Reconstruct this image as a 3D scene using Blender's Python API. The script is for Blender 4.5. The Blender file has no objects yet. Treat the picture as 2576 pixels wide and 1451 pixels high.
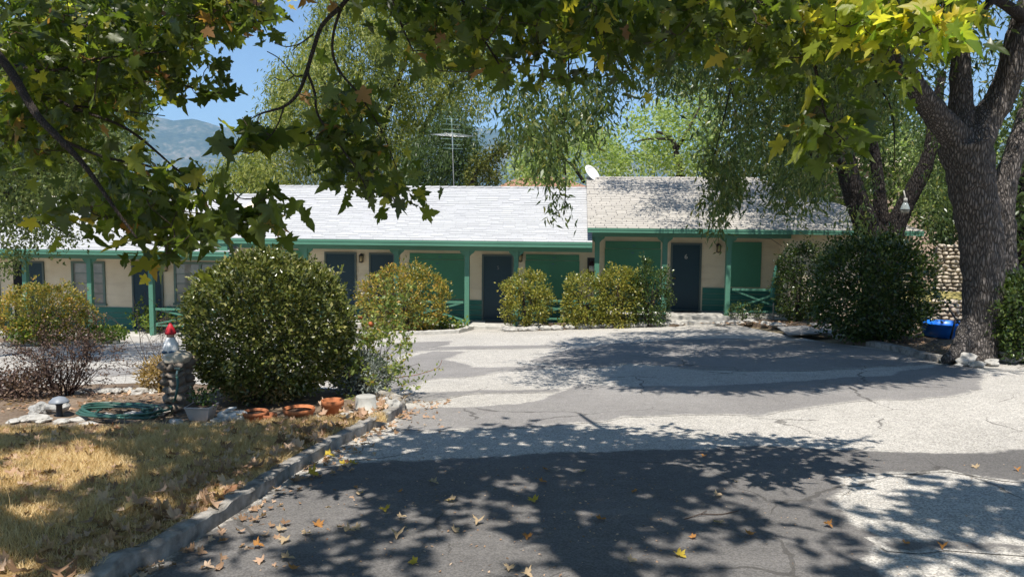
import bpy, bmesh, math, random
import numpy as np
from mathutils import Vector, Matrix, noise, geometry

rng = np.random.default_rng(11)
random.seed(5)
SC = bpy.context.scene
COL = SC.collection

# ------------------------------------------------------------------ camera
PW, PH, PF = 2576.0, 1451.0, 1900.0            # photo measured on this grid
PITCH, ROLL = math.radians(4.8), 0.010
CAM = Vector((0, 0, 1.6))
cf = Vector((0, math.cos(PITCH), -math.sin(PITCH)))
cr0 = Vector((1, 0, 0)); cu0 = Vector((0, math.sin(PITCH), math.cos(PITCH)))
cr = cr0 * math.cos(ROLL) + cu0 * math.sin(ROLL)
cu = cu0 * math.cos(ROLL) - cr0 * math.sin(ROLL)
cd = bpy.data.cameras.new('camera'); cam = bpy.data.objects.new('camera', cd); COL.objects.link(cam)
M = Matrix((cr, cu, -cf)).transposed().to_4x4(); M.translation = CAM
cam.matrix_world = M
cd.sensor_width = 36; cd.lens = 36 * PF / PW
cd.clip_start = 0.05; cd.clip_end = 60000
SC.camera = cam

# ------------------------------------------------------------------ light
SUN_EL, SUN_AZ = math.radians(66), math.radians(188)      # azimuth from +Y, clockwise: behind the camera, a little left
S = Vector((math.sin(SUN_AZ) * math.cos(SUN_EL), math.cos(SUN_AZ) * math.cos(SUN_EL), math.sin(SUN_EL)))
sl = bpy.data.lights.new('sun', 'SUN'); sl.energy = 5.0; sl.angle = math.radians(0.53); sl.color = (1, .955, .88)
so = bpy.data.objects.new('sun', sl); COL.objects.link(so); so.location = S * 60
so.rotation_euler = S.to_track_quat('Z', 'Y').to_euler()
wd = bpy.data.worlds.new('World'); SC.world = wd; wd.use_nodes = True
nt = wd.node_tree; nt.nodes.clear()
sk = nt.nodes.new('ShaderNodeTexSky'); sk.sky_type = 'NISHITA'; sk.sun_disc = False
sk.sun_elevation = SUN_EL; sk.sun_rotation = SUN_AZ; sk.altitude = 400; sk.air_density = 1.0; sk.dust_density = 0; sk.ozone_density = 5.0
bg = nt.nodes.new('ShaderNodeBackground'); bg.inputs[1].default_value = 0.105
wo = nt.nodes.new('ShaderNodeOutputWorld')
nt.links.new(sk.outputs[0], bg.inputs[0]); nt.links.new(bg.outputs[0], wo.inputs[0])
SC.view_settings.view_transform = 'Standard'; SC.view_settings.look = 'None'
SC.view_settings.exposure = 0.62; SC.view_settings.gamma = 1.0; SC.view_settings.use_curve_mapping = False
SC.cycles.use_denoising = True
SC.cycles.max_bounces = 8; SC.cycles.transmission_bounces = 5; SC.cycles.diffuse_bounces = 4
SC.cycles.volume_bounces = 0

# ------------------------------------------------------------------ pixel <-> place
def ray(u, v):
    return cf + cr * ((u - PW / 2) / PF) - cu * ((v - PH / 2) / PF)
def P(u, v, d):
    r = ray(u, v); return CAM + r * (d / r.y)
def ground(x, y):
    yc = min(max(y, -30.0), 30.0)
    xc = min(max(x, -16.0), 14.0)
    k = min(max(yc / 21.5, 0), 1.2)
    c = 0.034 if xc < 0 else 0.046
    return -0.064 * yc + c * xc * k
def gnp(x, y):
    yc = np.clip(y, -30, 30); xc = np.clip(x, -16, 14); k = np.clip(yc / 21.5, 0, 1.2)
    return -0.064 * yc + np.where(xc < 0, .034, .046) * xc * k
def gp(u, v, off=0.0):
    r = ray(u, v); lo, hi = 0.5, 200.0
    for _ in range(50):
        m = (lo + hi) / 2; p = CAM + r * m
        if p.z > ground(p.x, p.y) + off: lo = m
        else: hi = m
    return CAM + r * lo
# ------------------------------------------------------------------ materials
def node(nt, t, **kw):
    n = nt.nodes.new(t)
    for k, v in kw.items():
        if k.startswith('_'): n.inputs[int(k[1:])].default_value = v
        else: setattr(n, k, v)
    return n
def newmat(name):
    m = bpy.data.materials.new(name); m.use_nodes = True
    b = m.node_tree.nodes['Principled BSDF']
    return m, m.node_tree, b
def ramp(nt, stops, src, interp='LINEAR'):
    r = nt.nodes.new('ShaderNodeValToRGB'); r.color_ramp.interpolation = interp
    e = r.color_ramp.elements
    while len(e) < len(stops): e.new(0.5)
    for i, (p, c) in enumerate(stops):
        e[i].position = p; e[i].color = (*c, 1) if len(c) == 3 else c
    nt.links.new(src, r.inputs[0]); return r.outputs[0]
def tex_noise(nt, scale, vec=None, detail=4, rough=.55):
    n = nt.nodes.new('ShaderNodeTexNoise'); n.inputs['Scale'].default_value = scale
    n.inputs['Detail'].default_value = detail; n.inputs['Roughness'].default_value = rough
    if vec is not None: nt.links.new(vec, n.inputs['Vector'])
    return n.outputs['Fac']
def mixc(nt, fac, a, b, mode='MIX'):
    m = nt.nodes.new('ShaderNodeMix'); m.data_type = 'RGBA'; m.blend_type = mode
    for sock, v in ((m.inputs['Factor'], fac), (m.inputs['A'], a), (m.inputs['B'], b)):
        pass
    fa = [i for i in m.inputs if i.name == 'Factor' and i.type == 'VALUE'][0]
    A = [i for i in m.inputs if i.name == 'A' and i.type == 'RGBA'][0]
    B = [i for i in m.inputs if i.name == 'B' and i.type == 'RGBA'][0]
    for s, v in ((fa, fac), (A, a), (B, b)):
        if hasattr(v, 'is_output'): nt.links.new(v, s)
        elif isinstance(v, tuple): s.default_value = (*v, 1) if len(v) == 3 else v
        else: s.default_value = v
    return [o for o in m.outputs if o.type == 'RGBA'][0]
def objco(nt, kind='Object', scale=None):
    t = nt.nodes.new('ShaderNodeTexCoord'); o = t.outputs[kind]
    if scale:
        mp = nt.nodes.new('ShaderNodeMapping'); mp.inputs['Scale'].default_value = scale
        nt.links.new(o, mp.inputs[0]); o = mp.outputs[0]
    return o
def bump(nt, b, h, strength=.4, dist=.02):
    n = nt.nodes.new('ShaderNodeBump'); n.inputs['Strength'].default_value = strength; n.inputs['Distance'].default_value = dist
    nt.links.new(h, n.inputs['Height']); nt.links.new(n.outputs[0], b.inputs['Normal'])
def wpos(nt):
    g = nt.nodes.new('ShaderNodeNewGeometry'); return g.outputs['Position']
def mathn(nt, op, a, b=None, c=None):
    n = nt.nodes.new('ShaderNodeMath'); n.operation = op
    for i, v in enumerate((a, b, c)):
        if v is None: continue
        if hasattr(v, 'is_output'): nt.links.new(v, n.inputs[i])
        else: n.inputs[i].default_value = v
    return n.outputs[0]

def plain(name, col, rough=.6, var=.15, scale=6, bmp=.0, spec=.3, metal=0, kind='Object'):
    m, t, b = newmat(name); c = objco(t, kind)
    f = tex_noise(t, scale, c, 6)
    lo = tuple(x * (1 - var) for x in col); hi = tuple(min(1, x * (1 + var)) for x in col)
    t.links.new(ramp(t, [(.3, lo), (.7, hi)], f), b.inputs['Base Color'])
    b.inputs['Roughness'].default_value = rough; b.inputs['Specular IOR Level'].default_value = spec
    b.inputs['Metallic'].default_value = metal
    if bmp: bump(t, b, tex_noise(t, scale * 6, c, 6), bmp, .01)
    return m

def leafmat(name, stops, trans=.45, rough=.45, spec=.35, tcol=1.5, clump=.0):
    """stops: list of (pos, colour) picked at random leaf by leaf"""
    m, t, b = newmat(name)
    g = t.nodes.new('ShaderNodeNewGeometry')
    f = g.outputs['Random Per Island']
    if clump:
        nz = tex_noise(t, clump, g.outputs['Position'], 2)
        f2 = mathn(t, 'MULTIPLY_ADD', nz, 1.1, -.3)
        f = mathn(t, 'ADD', mathn(t, 'MULTIPLY', f, .55), mathn(t, 'MULTIPLY', f2, .6))
    c = ramp(t, stops, f)
    t.links.new(c, b.inputs['Base Color']); b.inputs['Roughness'].default_value = rough
    b.inputs['Specular IOR Level'].default_value = spec
    tr = t.nodes.new('ShaderNodeBsdfTranslucent')
    tc = mixc(t, 1.0, c, (tcol * 1.15, tcol * 1.2, tcol * .55), 'MULTIPLY')
    t.links.new(tc, tr.inputs[0])
    mx = t.nodes.new('ShaderNodeMixShader'); mx.inputs[0].default_value = trans
    t.links.new(b.outputs[0], mx.inputs[1]); t.links.new(tr.outputs[0], mx.inputs[2])
    out = t.nodes['Material Output']; t.links.new(mx.outputs[0], out.inputs[0])
    return m

def barkmat(name, dark, light, sc=1.0, red=None):
    m, t, b = newmat(name)
    c = objco(t, 'Object', (9 * sc, 9 * sc, 2.2 * sc))
    v = t.nodes.new('ShaderNodeTexVoronoi'); v.feature = 'DISTANCE_TO_EDGE'; v.inputs['Scale'].default_value = 2.2
    nz = t.nodes.new('ShaderNodeTexNoise'); nz.inputs['Scale'].default_value = 1.6; nz.inputs['Detail'].default_value = 5
    t.links.new(c, nz.inputs['Vector'])
    t.links.new(mixc(t, .45, c, nz.outputs['Color'], 'ADD'), v.inputs['Vector'])
    h = mathn(t, 'MINIMUM', mathn(t, 'MULTIPLY', v.outputs['Distance'], 3.2), 1.0)
    n2 = tex_noise(t, 3.0, c, 8, .65)
    f = mathn(t, 'ADD', mathn(t, 'MULTIPLY', h, .6), mathn(t, 'MULTIPLY', n2, .45))
    t.links.new(ramp(t, [(.15, dark), (.55, tuple((a + q) / 2 for a, q in zip(dark, light))), (.95, light)], f), b.inputs['Base Color'])
    b.inputs['Roughness'].default_value = .9; b.inputs['Specular IOR Level'].default_value = .15
    bump(t, b, f, .9, .06)
    return m

# ------------------------------------------------------------------ mesh building
ORG = {}
def link(o, parent, loc):
    COL.objects.link(o)
    if parent is not None:
        o.parent = parent; o.location = (0, 0, 0); ORG[o.name] = ORG[parent.name]
    else:
        o.location = loc; ORG[o.name] = Vector(loc)
    return o
def mesh_np(name, V, F, mat, parent=None, loc=None, smooth=False):
    """V (n,3) world, F (m,k) one face size"""
    V = np.asarray(V, dtype=np.float64); F = np.asarray(F, dtype=np.int32)
    org = ORG[parent.name] if parent is not None else Vector(loc if loc is not None else (0, 0, 0))
    V = (V - np.array(org)).astype(np.float32)
    me = bpy.data.meshes.new(name)
    k = F.shape[1]; m = F.shape[0]
    me.vertices.add(len(V)); me.vertices.foreach_set('co', V.ravel())
    me.loops.add(m * k); me.loops.foreach_set('vertex_index', F.ravel())
    me.polygons.add(m); me.polygons.foreach_set('loop_start', np.arange(0, m * k, k, dtype=np.int32))
    if smooth: me.polygons.foreach_set('use_smooth', np.ones(m, dtype=bool))
    me.update(calc_edges=True)
    if mat: me.materials.append(mat)
    return link(bpy.data.objects.new(name, me), parent, org)
class MB:
    def __init__(s): s.v = []; s.f = []; s.sm = []
    def add(s, vs, fs, smooth=False):
        n = len(s.v); s.v += [tuple(p) for p in vs]; s.f += [tuple(i + n for i in f) for f in fs]; s.sm += [smooth] * len(fs); return s
    def box(s, x0, x1, y0, y1, z0, z1):
        return s.add([(x0, y0, z0), (x1, y0, z0), (x1, y1, z0), (x0, y1, z0), (x0, y0, z1), (x1, y0, z1), (x1, y1, z1), (x0, y1, z1)],
                     [(0, 3, 2, 1), (4, 5, 6, 7), (0, 1, 5, 4), (1, 2, 6, 5), (2, 3, 7, 6), (3, 0, 4, 7)])
    def tube(s, pts, rad, sides=8, bark=0.0, caps=True, seed=0.0):
        pts = [Vector(p) for p in pts]
        if not hasattr(rad, '__len__'): rad = [rad] * len(pts)
        up = Vector((0, 0, 1)); rings = []; prev = None
        for i, p in enumerate(pts):
            t = (pts[min(i + 1, len(pts) - 1)] - pts[max(i - 1, 0)])
            t = t.normalized() if t.length > 1e-9 else Vector((0, 0, 1))
            if prev is None:
                a = t.cross(Vector((0, 1, 0)) if abs(t.y) < .9 else Vector((1, 0, 0))).normalized()
            else:
                a = (prev - t * prev.dot(t)); a = a.normalized() if a.length > 1e-6 else t.orthogonal().normalized()
            prev = a; b = t.cross(a); ring = []
            for k in range(sides):
                th = 2 * math.pi * k / sides
                d = a * math.cos(th) + b * math.sin(th)
                r = rad[i]
                if bark: r *= 1 + bark * noise.noise(Vector((math.cos(th) * 1.6, math.sin(th) * 1.6, i * .35 + seed)))
                ring.append(p + d * r)
            rings.append(ring)
        vs = [q for r in rings for q in r]; fs = []
        for i in range(len(rings) - 1):
            for k in range(sides):
                k2 = (k + 1) % sides
                fs.append((i * sides + k, i * sides + k2, (i + 1) * sides + k2, (i + 1) * sides + k))
        if caps:
            fs.append(tuple(range(sides))[::-1]); fs.append(tuple((len(rings) - 1) * sides + k for k in range(sides)))
        return s.add(vs, fs, True)
    def lathe(s, c, prof, seg=20, sx=1, sy=1):
        c = Vector(c); vs = []; fs = []
        for r, z in prof:
            for k in range(seg):
                th = 2 * math.pi * k / seg; vs.append(c + Vector((r * math.cos(th) * sx, r * math.sin(th) * sy, z)))
        for i in range(len(prof) - 1):
            for k in range(seg):
                k2 = (k + 1) % seg; fs.append((i * seg + k, i * seg + k2, (i + 1) * seg + k2, (i + 1) * seg + k))
        fs.append(tuple(range(seg))[::-1]); fs.append(tuple((len(prof) - 1) * seg + k for k in range(seg)))
        return s.add(vs, fs, True)
    def build(s, name, mat, parent=None, loc=None, bevel=0, local=None):
        """verts are world (minus the parent's origin) unless local is an offset to subtract"""
        org = Vector(local) if local is not None else (ORG[parent.name] if parent is not None else Vector(loc or (0, 0, 0)))
        me = bpy.data.meshes.new(name)
        me.from_pydata([(v[0] - org.x, v[1] - org.y, v[2] - org.z) for v in s.v], [], s.f)
        me.polygons.foreach_set('use_smooth', s.sm)
        me.update()
        if mat: me.materials.append(mat)
        o = bpy.data.objects.new(name, me); link(o, parent, org)
        if bevel:
            b = o.modifiers.new('bevel', 'BEVEL'); b.width = bevel; b.segments = 2; b.limit_method = 'ANGLE'
        return o
def tag(o, label=None, cat=None, group=None, kind=None):
    if label: o['label'] = label
    if cat: o['category'] = cat
    if group: o['group'] = group
    if kind: o['kind'] = kind
    return o
def thing(name, label, cat, loc, group=None, rz=0):
    o = bpy.data.objects.new(name, None); COL.objects.link(o); o.location = loc; o.rotation_euler = (0, 0, rz)
    o.empty_display_size = .2; ORG[o.name] = Vector(loc)
    return tag(o, label, cat, group)
def spline(pts, n):
    """Catmull-Rom through tuples of any width"""
    A = np.array([list(p) for p in pts], dtype=float); out = []
    for i in range(len(A) - 1):
        p0 = A[max(i - 1, 0)]; p1 = A[i]; p2 = A[i + 1]; p3 = A[min(i + 2, len(A) - 1)]
        for k in range(n):
            t = k / n
            out.append(.5 * ((2 * p1) + (-p0 + p2) * t + (2 * p0 - 5 * p1 + 4 * p2 - p3) * t * t + (-p0 + 3 * p1 - 3 * p2 + p3) * t ** 3))
    out.append(A[-1]); return np.array(out)

# polygons -------------------------------------------------------------
def inpoly(x, y, poly):
    x = np.asarray(x); y = np.asarray(y); r = np.zeros(x.shape, bool); n = len(poly)
    for i in range(n):
        x1, y1 = poly[i][:2]; x2, y2 = poly[(i + 1) % n][:2]
        c = ((y1 > y) != (y2 > y)) & (x < (x2 - x1) * (y - y1) / (y2 - y1 + 1e-12) + x1)
        r ^= c
    return r
def rand_in(poly, n):
    xs = [p[0] for p in poly]; ys = [p[1] for p in poly]; out = []
    got = 0
    while got < n:
        x = rng.uniform(min(xs), max(xs), n * 2); y = rng.uniform(min(ys), max(ys), n * 2)
        k = inpoly(x, y, poly); out.append(np.stack([x[k], y[k]], 1)); got += k.sum()
    return np.concatenate(out)[:n]
def resample(poly, sp, wob=0.0, closed=True):
    out = []
    n = len(poly)
    for i in range(n if closed else n - 1):
        a = Vector(poly[i][:2]); b = Vector(poly[(i + 1) % n][:2]); k = max(1, int((b - a).length / sp))
        nn = Vector((-(b - a).y, (b - a).x)); nn = nn.normalized() if nn.length > 0 else nn
        for j in range(k):
            p = a.lerp(b, j / k)
            if wob: p = p + nn * (wob * noise.noise(Vector((p.x * 1.7, p.y * 1.7, 3.1))) + .35 * wob * noise.noise(Vector((p.x * 8, p.y * 8, 1))))
            out.append(p)
    if not closed: out.append(Vector(poly[-1][:2]))
    return out
def drape(name, poly, sp, off, mat, wob=0.0, skirt=0.0, lump=0.0, edge=False):
    """a sheet (or a raised bed with a skirt) laid on the ground inside a plan polygon"""
    bd = resample(poly, sp, wob); n = len(bd)
    pl = [(p.x, p.y) for p in bd]
    xs = [p[0] for p in pl]; ys = [p[1] for p in pl]
    gx, gy = np.meshgrid(np.arange(min(xs), max(xs), sp), np.arange(min(ys), max(ys), sp))
    gx = gx.ravel() + rng.uniform(-.15, .15, gx.size) * sp; gy = gy.ravel() + rng.uniform(-.15, .15, gy.size) * sp
    k = inpoly(gx, gy, pl); gx, gy = gx[k], gy[k]
    b = np.array(pl); d = np.full(len(gx), 9e9)
    for q in b: d = np.minimum(d, (gx - q[0]) ** 2 + (gy - q[1]) ** 2)
    k = d > (sp * .45) ** 2
    pts = [Vector(p) for p in pl] + [Vector((x, y)) for x, y in zip(gx[k], gy[k])]
    vv, ee, ff, *_ = geometry.delaunay_2d_cdt(pts, [(i, (i + 1) % n) for i in range(n)], [list(range(n))], 1, 1e-6)
    V = []
    for p in vv:
        z = ground(p.x, p.y) + off
        if lump: z += lump * noise.noise(Vector((p.x * 2.3, p.y * 2.3, 0)))
        V.append((p.x, p.y, z))
    m = MB(); F = []
    for f in ff:
        f = list(f)
        a, b2, c = (Vector(V[i]) for i in f[:3])
        if (b2 - a).cross(c - a).z < 0: f = f[::-1]
        F.append(f)
    m.add(V, F, True)
    if skirt:
        cnt = len(m.v); 
        top = [(p.x, p.y, ground(p.x, p.y) + off) for p in bd]; bot = [(p.x, p.y, ground(p.x, p.y) + off - skirt) for p in bd]
        m.add(top + bot, [(i, (i + 1) % n, n + (i + 1) % n, n + i) for i in range(n)], False)
    o = m.build(name, mat, None, (0, 0, 0))
    if edge:                                        # how far each vertex lies from the rim (for worn, feathered rims)
        q = np.array([(v[0], v[1]) for v in m.v]); dd = np.full(len(q), 9e9)
        for e_ in b: dd = np.minimum(dd, (q[:, 0] - e_[0]) ** 2 + (q[:, 1] - e_[1]) ** 2)
        at_ = o.data.attributes.new('rim', 'FLOAT', 'POINT'); dd = np.sqrt(dd); dd[:n] = 0; at_.data.foreach_set('value', dd.astype(np.float32))
    return o

# leaves ---------------------------------------------------------------
def _maple():
    h = [(.06, -.05), (.22, -.12), (.44, -.10), (.36, .03), (.42, .10), (.30, .17), (.44, .24), (.63, .40), (.47, .42), (.44, .52), (.33, .47), (.20, .45), (.27, .60), (.17, .68), (.13, .82), (0, 1.02)]
    pts = [(0, 0)] + h + [(-x, y) for x, y in h[-2::-1]]
    V = [(0, .3, 0)] + [(x, y, 0) for x, y in pts]
    V = np.array([(x, y, .28 * abs(x) ** 1.2 - .22 * max(0, y) ** 2 + .05 * math.sin(9 * x + 4 * y)) for x, y, _ in V])
    n = len(pts)
    return V, np.array([(0, 1 + i, 1 + (i + 1) % n) for i in range(n)])
MAPLE = _maple()
LANCE = (np.array([(0, 0, 0), (.13, .38, .02), (0, 1, -.12), (-.13, .38, .02)]), np.array([(0, 1, 2, 3)]))
OVAL = (np.array([(0, 0, 0), (.27, .5, .05), (0, 1, -.06), (-.27, .5, .05)]), np.array([(0, 1, 2), (0, 2, 3)]))
ROUND = (np.array([(0, 0, 0), (.34, .35, .06), (.25, .8, .03), (0, 1, -.05), (-.25, .8, .03), (-.34, .35, .06)]), np.array([(0, 1, 2, 3), (0, 3, 4, 5)]))
def unit(a): return a / (np.linalg.norm(a, axis=1, keepdims=True) + 1e-9)
def leaves(name, mat, tmpl, Pp, A, N, Sz, parent=None, loc=None):
    T, F = tmpl; n = len(Pp); A = unit(A)
    Z = N - (N * A).sum(1, keepdims=True) * A; Z = unit(Z); X = np.cross(A, Z)
    Sz = np.broadcast_to(np.asarray(Sz, float), (n,))
    wx = np.ones(n); wz = np.ones(n)
    if tmpl is MAPLE:      # no two leaves are equally wide, folded or curled
        wx = rng.uniform(.55, 1.05, n); wz = np.clip(rng.normal(.7, 1.0, n), -1.2, 2.1)
    V = Pp[:, None, :] + Sz[:, None, None] * (T[None, :, 0, None] * wx[:, None, None] * X[:, None] + T[None, :, 1, None] * A[:, None] + T[None, :, 2, None] * wz[:, None, None] * Z[:, None])
    k = len(T); FF = (F[None] + (np.arange(n) * k)[:, None, None]).reshape(-1, F.shape[1])
    return mesh_np(name, V.reshape(-1, 3), FF, mat, parent, loc, tmpl is MAPLE)
def rnd(n): return rng.normal(size=(n, 3))
def view_pts(poly, d0, d1, n, dpow=1.0):
    """n places spread through the space seen behind a patch of the picture, d0..d1 metres away"""
    uv = rand_in(poly, n); d = d0 + (d1 - d0) * rng.random(n) ** dpow
    r = np.array(cf)[None] + np.array(cr)[None] * ((uv[:, :1] - PW / 2) / PF) - np.array(cu)[None] * ((uv[:, 1:] - PH / 2) / PF)
    return np.array(CAM)[None] + r * (d / r[:, 1])[:, None]
def cloud(C, per, spread, droop=.6, size=(.1, .16), lean=.8, upn=.5):
    """leaf positions / axes / normals for sprays around the centres C"""
    n = len(C) * per
    c = np.repeat(C, per, 0); off = rnd(n) * np.array(spread)[None] * .5
    dirs = unit(np.repeat(rnd(len(C)), per, 0) * np.array([1, 1, .35])[None])
    t = rng.random(n)[:, None]
    off = off * .7 + dirs * t * np.array(spread)[None] * .8
    off[:, 2] -= droop * np.array(spread)[0] * t[:, 0] ** 1.5
    A = rnd(n) * .6 + dirs * lean; A[:, 2] -= droop
    N = rnd(n) * .8; N[:, 2] += upn
    return c + off, A, N, rng.uniform(size[0], size[1], n)
# ------------------------------------------------------------------ materials of the place
def asphalt_col(t, w, c0, c1, speck, sc, patchy=.5):
    v = t.nodes.new('ShaderNodeTexVoronoi'); v.inputs['Scale'].default_value = sc; t.links.new(w, v.inputs['Vector'])
    big = tex_noise(t, .55, w, 6, .6); mid = tex_noise(t, 7, w, 5, .6); fine = tex_noise(t, 90, w, 3, .7)
    f = mathn(t, 'ADD', mathn(t, 'MULTIPLY', big, patchy), mathn(t, 'MULTIPLY', mid, 1 - patchy))
    base = ramp(t, [(.3, c0), (.7, c1)], f)
    sp = ramp(t, [(.25, (1 - speck,) * 3), (.75, (1 + speck,) * 3)], t_sep(t, v.outputs['Color']))
    c = mixc(t, 1.0, base, sp, 'MULTIPLY')
    c = mixc(t, 1.0, c, ramp(t, [(.3, (.85,) * 3), (.7, (1.15,) * 3)], fine), 'MULTIPLY')
    # cracks, a metre or two apart
    cr_ = t.nodes.new('ShaderNodeTexVoronoi'); cr_.feature = 'DISTANCE_TO_EDGE'; cr_.inputs['Scale'].default_value = .42
    wob = t.nodes.new('ShaderNodeTexNoise'); wob.inputs['Scale'].default_value = 1.4; wob.inputs['Detail'].default_value = 6; t.links.new(w, wob.inputs['Vector'])
    t.links.new(mixc(t, .5, w, wob.outputs['Color'], 'ADD'), cr_.inputs['Vector'])
    gate = tex_noise(t, .8, w, 2)
    th = mathn(t, 'MULTIPLY', ramp(t, [(.45, (0,) * 3), (.6, (1,) * 3)], gate), .006)
    lt = mathn(t, 'LESS_THAN', cr_.outputs['Distance'], th)
    c = mixc(t, mathn(t, 'MULTIPLY', lt, .65), c, (.06, .055, .05))
    # faint pale tyre scuffs and dust streaks
    st = tex_noise(t, 1.0, objco(t, 'Object', (.35, 5, 1)), 5, .6)
    c = mixc(t, mathn(t, 'MULTIPLY', ramp(t, [(.55, (0,) * 3), (.8, (1,) * 3)], st), .22), c, (.34, .32, .3))
    return c, mathn(t, 'ADD', t_sep(t, v.outputs['Color']), fine)
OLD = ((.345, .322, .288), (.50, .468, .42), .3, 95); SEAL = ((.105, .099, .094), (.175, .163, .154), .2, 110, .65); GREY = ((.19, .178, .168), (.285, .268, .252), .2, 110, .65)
def asphalt(name, worn):
    m, t, b = newmat(name); w = wpos(t); c, h = asphalt_col(t, w, *OLD)
    if worn:                                        # seal coat, scuffed through to the old surface along its rim and here and there
        c2, h2 = asphalt_col(t, w, *worn); at_ = t.nodes.new('ShaderNodeAttribute'); at_.attribute_name = 'rim'
        n1 = tex_noise(t, 9, w, 8, .7); n2 = tex_noise(t, .9, w, 6, .7)
        e = mathn(t, 'ADD', mathn(t, 'MULTIPLY', at_.outputs['Fac'], 9.0), mathn(t, 'MULTIPLY_ADD', n1, 2.2, -1.15))
        e2 = mathn(t, 'MULTIPLY_ADD', mathn(t, 'ADD', mathn(t, 'MULTIPLY', n1, .45), mathn(t, 'MULTIPLY', n2, .55)), -9, 6.75)
        k = mathn(t, 'MINIMUM', ramp(t, [(.05, (0,) * 3), (.65, (1,) * 3)], e), ramp(t, [(.0, (.55,) * 3), (.9, (1,) * 3)], e2))
        c = mixc(t, k, c, c2)
    t.links.new(c, b.inputs['Base Color']); b.inputs['Roughness'].default_value = .88; b.inputs['Specular IOR Level'].default_value = .25
    bump(t, b, h, .5, .006)
    return m
def t_sep(t, col):
    s = t.nodes.new('ShaderNodeSeparateColor'); t.links.new(col, s.inputs[0]); return s.outputs[0]
M_OLD = asphalt('old_asphalt', None)
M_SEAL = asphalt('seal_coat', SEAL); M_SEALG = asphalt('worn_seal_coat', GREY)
def dirtmat(name, a, b_, c_):
    m, t, b = newmat(name); w = wpos(t)
    f = mathn(t, 'ADD', mathn(t, 'MULTIPLY', tex_noise(t, 2.2, w, 6), .5), mathn(t, 'MULTIPLY', tex_noise(t, 28, w, 5, .7), .5))
    t.links.new(ramp(t, [(.32, a), (.5, b_), (.68, c_)], f), b.inputs['Base Color'])
    b.inputs['Roughness'].default_value = .95; b.inputs['Specular IOR Level'].default_value = .1
    bump(t, b, f, .8, .04); return m
M_DIRT = dirtmat('dirt', (.10, .07, .05), (.19, .14, .10), (.30, .23, .17))
M_LAWN = dirtmat('lawn_soil', (.20, .13, .06), (.33, .22, .10), (.45, .31, .15))
M_FAR = dirtmat('far_ground', (.16, .13, .08), (.24, .19, .12), (.32, .26, .16))
M_CONC = plain('concrete', (.44, .42, .38), .85, .25, 5, .5, .2)
M_KERB = plain('kerb_mortar', (.27, .25, .225), .9, .55, 9, 1.0, .2)

# ------------------------------------------------------------------ terrain
def axis(lo, hi, near, step):
    a = list(np.arange(-near, near + .01, step)); s = step; x = near
    while x < hi: s *= 1.35; x += s; a.append(x)
    s = step; x = -near
    while x > lo: s *= 1.35; x -= s; a.insert(0, x)
    return np.array(a)
gx = axis(-9000, 9000, 30, 1.0); gy = axis(-400, 12000, 30, 1.0)
X, Y = np.meshgrid(gx, gy); Z = gnp(X, Y) - .07
Z -= np.clip((np.hypot(X, Y) - 60) / 4000, 0, 1) * 60
nx, ny = len(gx), len(gy)
idx = np.arange(nx * ny).reshape(ny, nx)
F = np.stack([idx[:-1, :-1], idx[:-1, 1:], idx[1:, 1:], idx[1:, :-1]], -1).reshape(-1, 4)
tag(mesh_np('ground', np.stack([X, Y, Z], -1).reshape(-1, 3), F, M_FAR, None, (0, 0, 0), True), kind='structure')

# driveway of old pale asphalt, dark seal-coat patches on it
def G2(pts): return [tuple(gp(u, v))[:2] for u, v in pts]
def edge_far(pts): return pts
drv = [(-19, -6), (13.5, -6), (13.5, 12.5), (8.4, 12.5), (6.6, 15.5), (6.2, 19), (6, 21.7), (-19, 22.6)]
tag(drape('driveway', drv, .5, 0.0, M_OLD), kind='structure')
def c8(pts): return [(980 + x * .6197, 829 + y * .6197) for x, y in pts]
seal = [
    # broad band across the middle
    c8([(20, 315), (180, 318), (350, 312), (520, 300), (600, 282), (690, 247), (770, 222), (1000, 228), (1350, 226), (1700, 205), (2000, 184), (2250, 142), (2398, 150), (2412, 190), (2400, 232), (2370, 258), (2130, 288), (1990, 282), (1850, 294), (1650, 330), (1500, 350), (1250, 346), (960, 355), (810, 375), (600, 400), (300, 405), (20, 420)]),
    # the large near one
    c8([(-300, 560), (0, 530), (330, 515), (700, 495), (1200, 481), (1320, 470), (1800, 482), (2350, 500), (2700, 470), (2700, 640), (2480, 618), (2280, 582), (2060, 588), (1855, 602), (1822, 700), (1850, 780), (1990, 850), (1990, 905), (2010, 1000), (2060, 1300), (-1300, 1300), (-900, 900)]),
    c8([(1935, 852), (2250, 846), (2600, 880), (2600, 918), (2250, 895), (2010, 902)]),
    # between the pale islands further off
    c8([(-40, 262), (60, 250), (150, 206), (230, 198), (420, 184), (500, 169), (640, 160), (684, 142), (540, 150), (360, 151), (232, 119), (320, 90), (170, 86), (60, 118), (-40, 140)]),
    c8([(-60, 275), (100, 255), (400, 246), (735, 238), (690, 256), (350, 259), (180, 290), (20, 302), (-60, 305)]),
    [(1330, 908), (1420, 880), (1560, 862), (1800, 850), (2050, 858), (2250, 884), (2390, 910), (2250, 922), (2000, 934), (1760, 930), (1600, 915), (1450, 928)],  # darker paving squares, widened to put extra tree shade into the ground colour
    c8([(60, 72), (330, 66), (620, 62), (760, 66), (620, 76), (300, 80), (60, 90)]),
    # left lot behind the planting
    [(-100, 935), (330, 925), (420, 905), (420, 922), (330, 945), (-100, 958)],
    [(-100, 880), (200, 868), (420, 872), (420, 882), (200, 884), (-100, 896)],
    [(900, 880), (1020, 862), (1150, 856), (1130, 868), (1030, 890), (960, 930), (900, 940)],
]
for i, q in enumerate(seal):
    o = drape('asphalt_patch', G2(q), .14 if i in (1,) else .16, .004 + .0012 * (i % 3), M_SEAL if i in (1, 2) else M_SEALG, .12, edge=True); tag(o, kind='structure')

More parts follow.
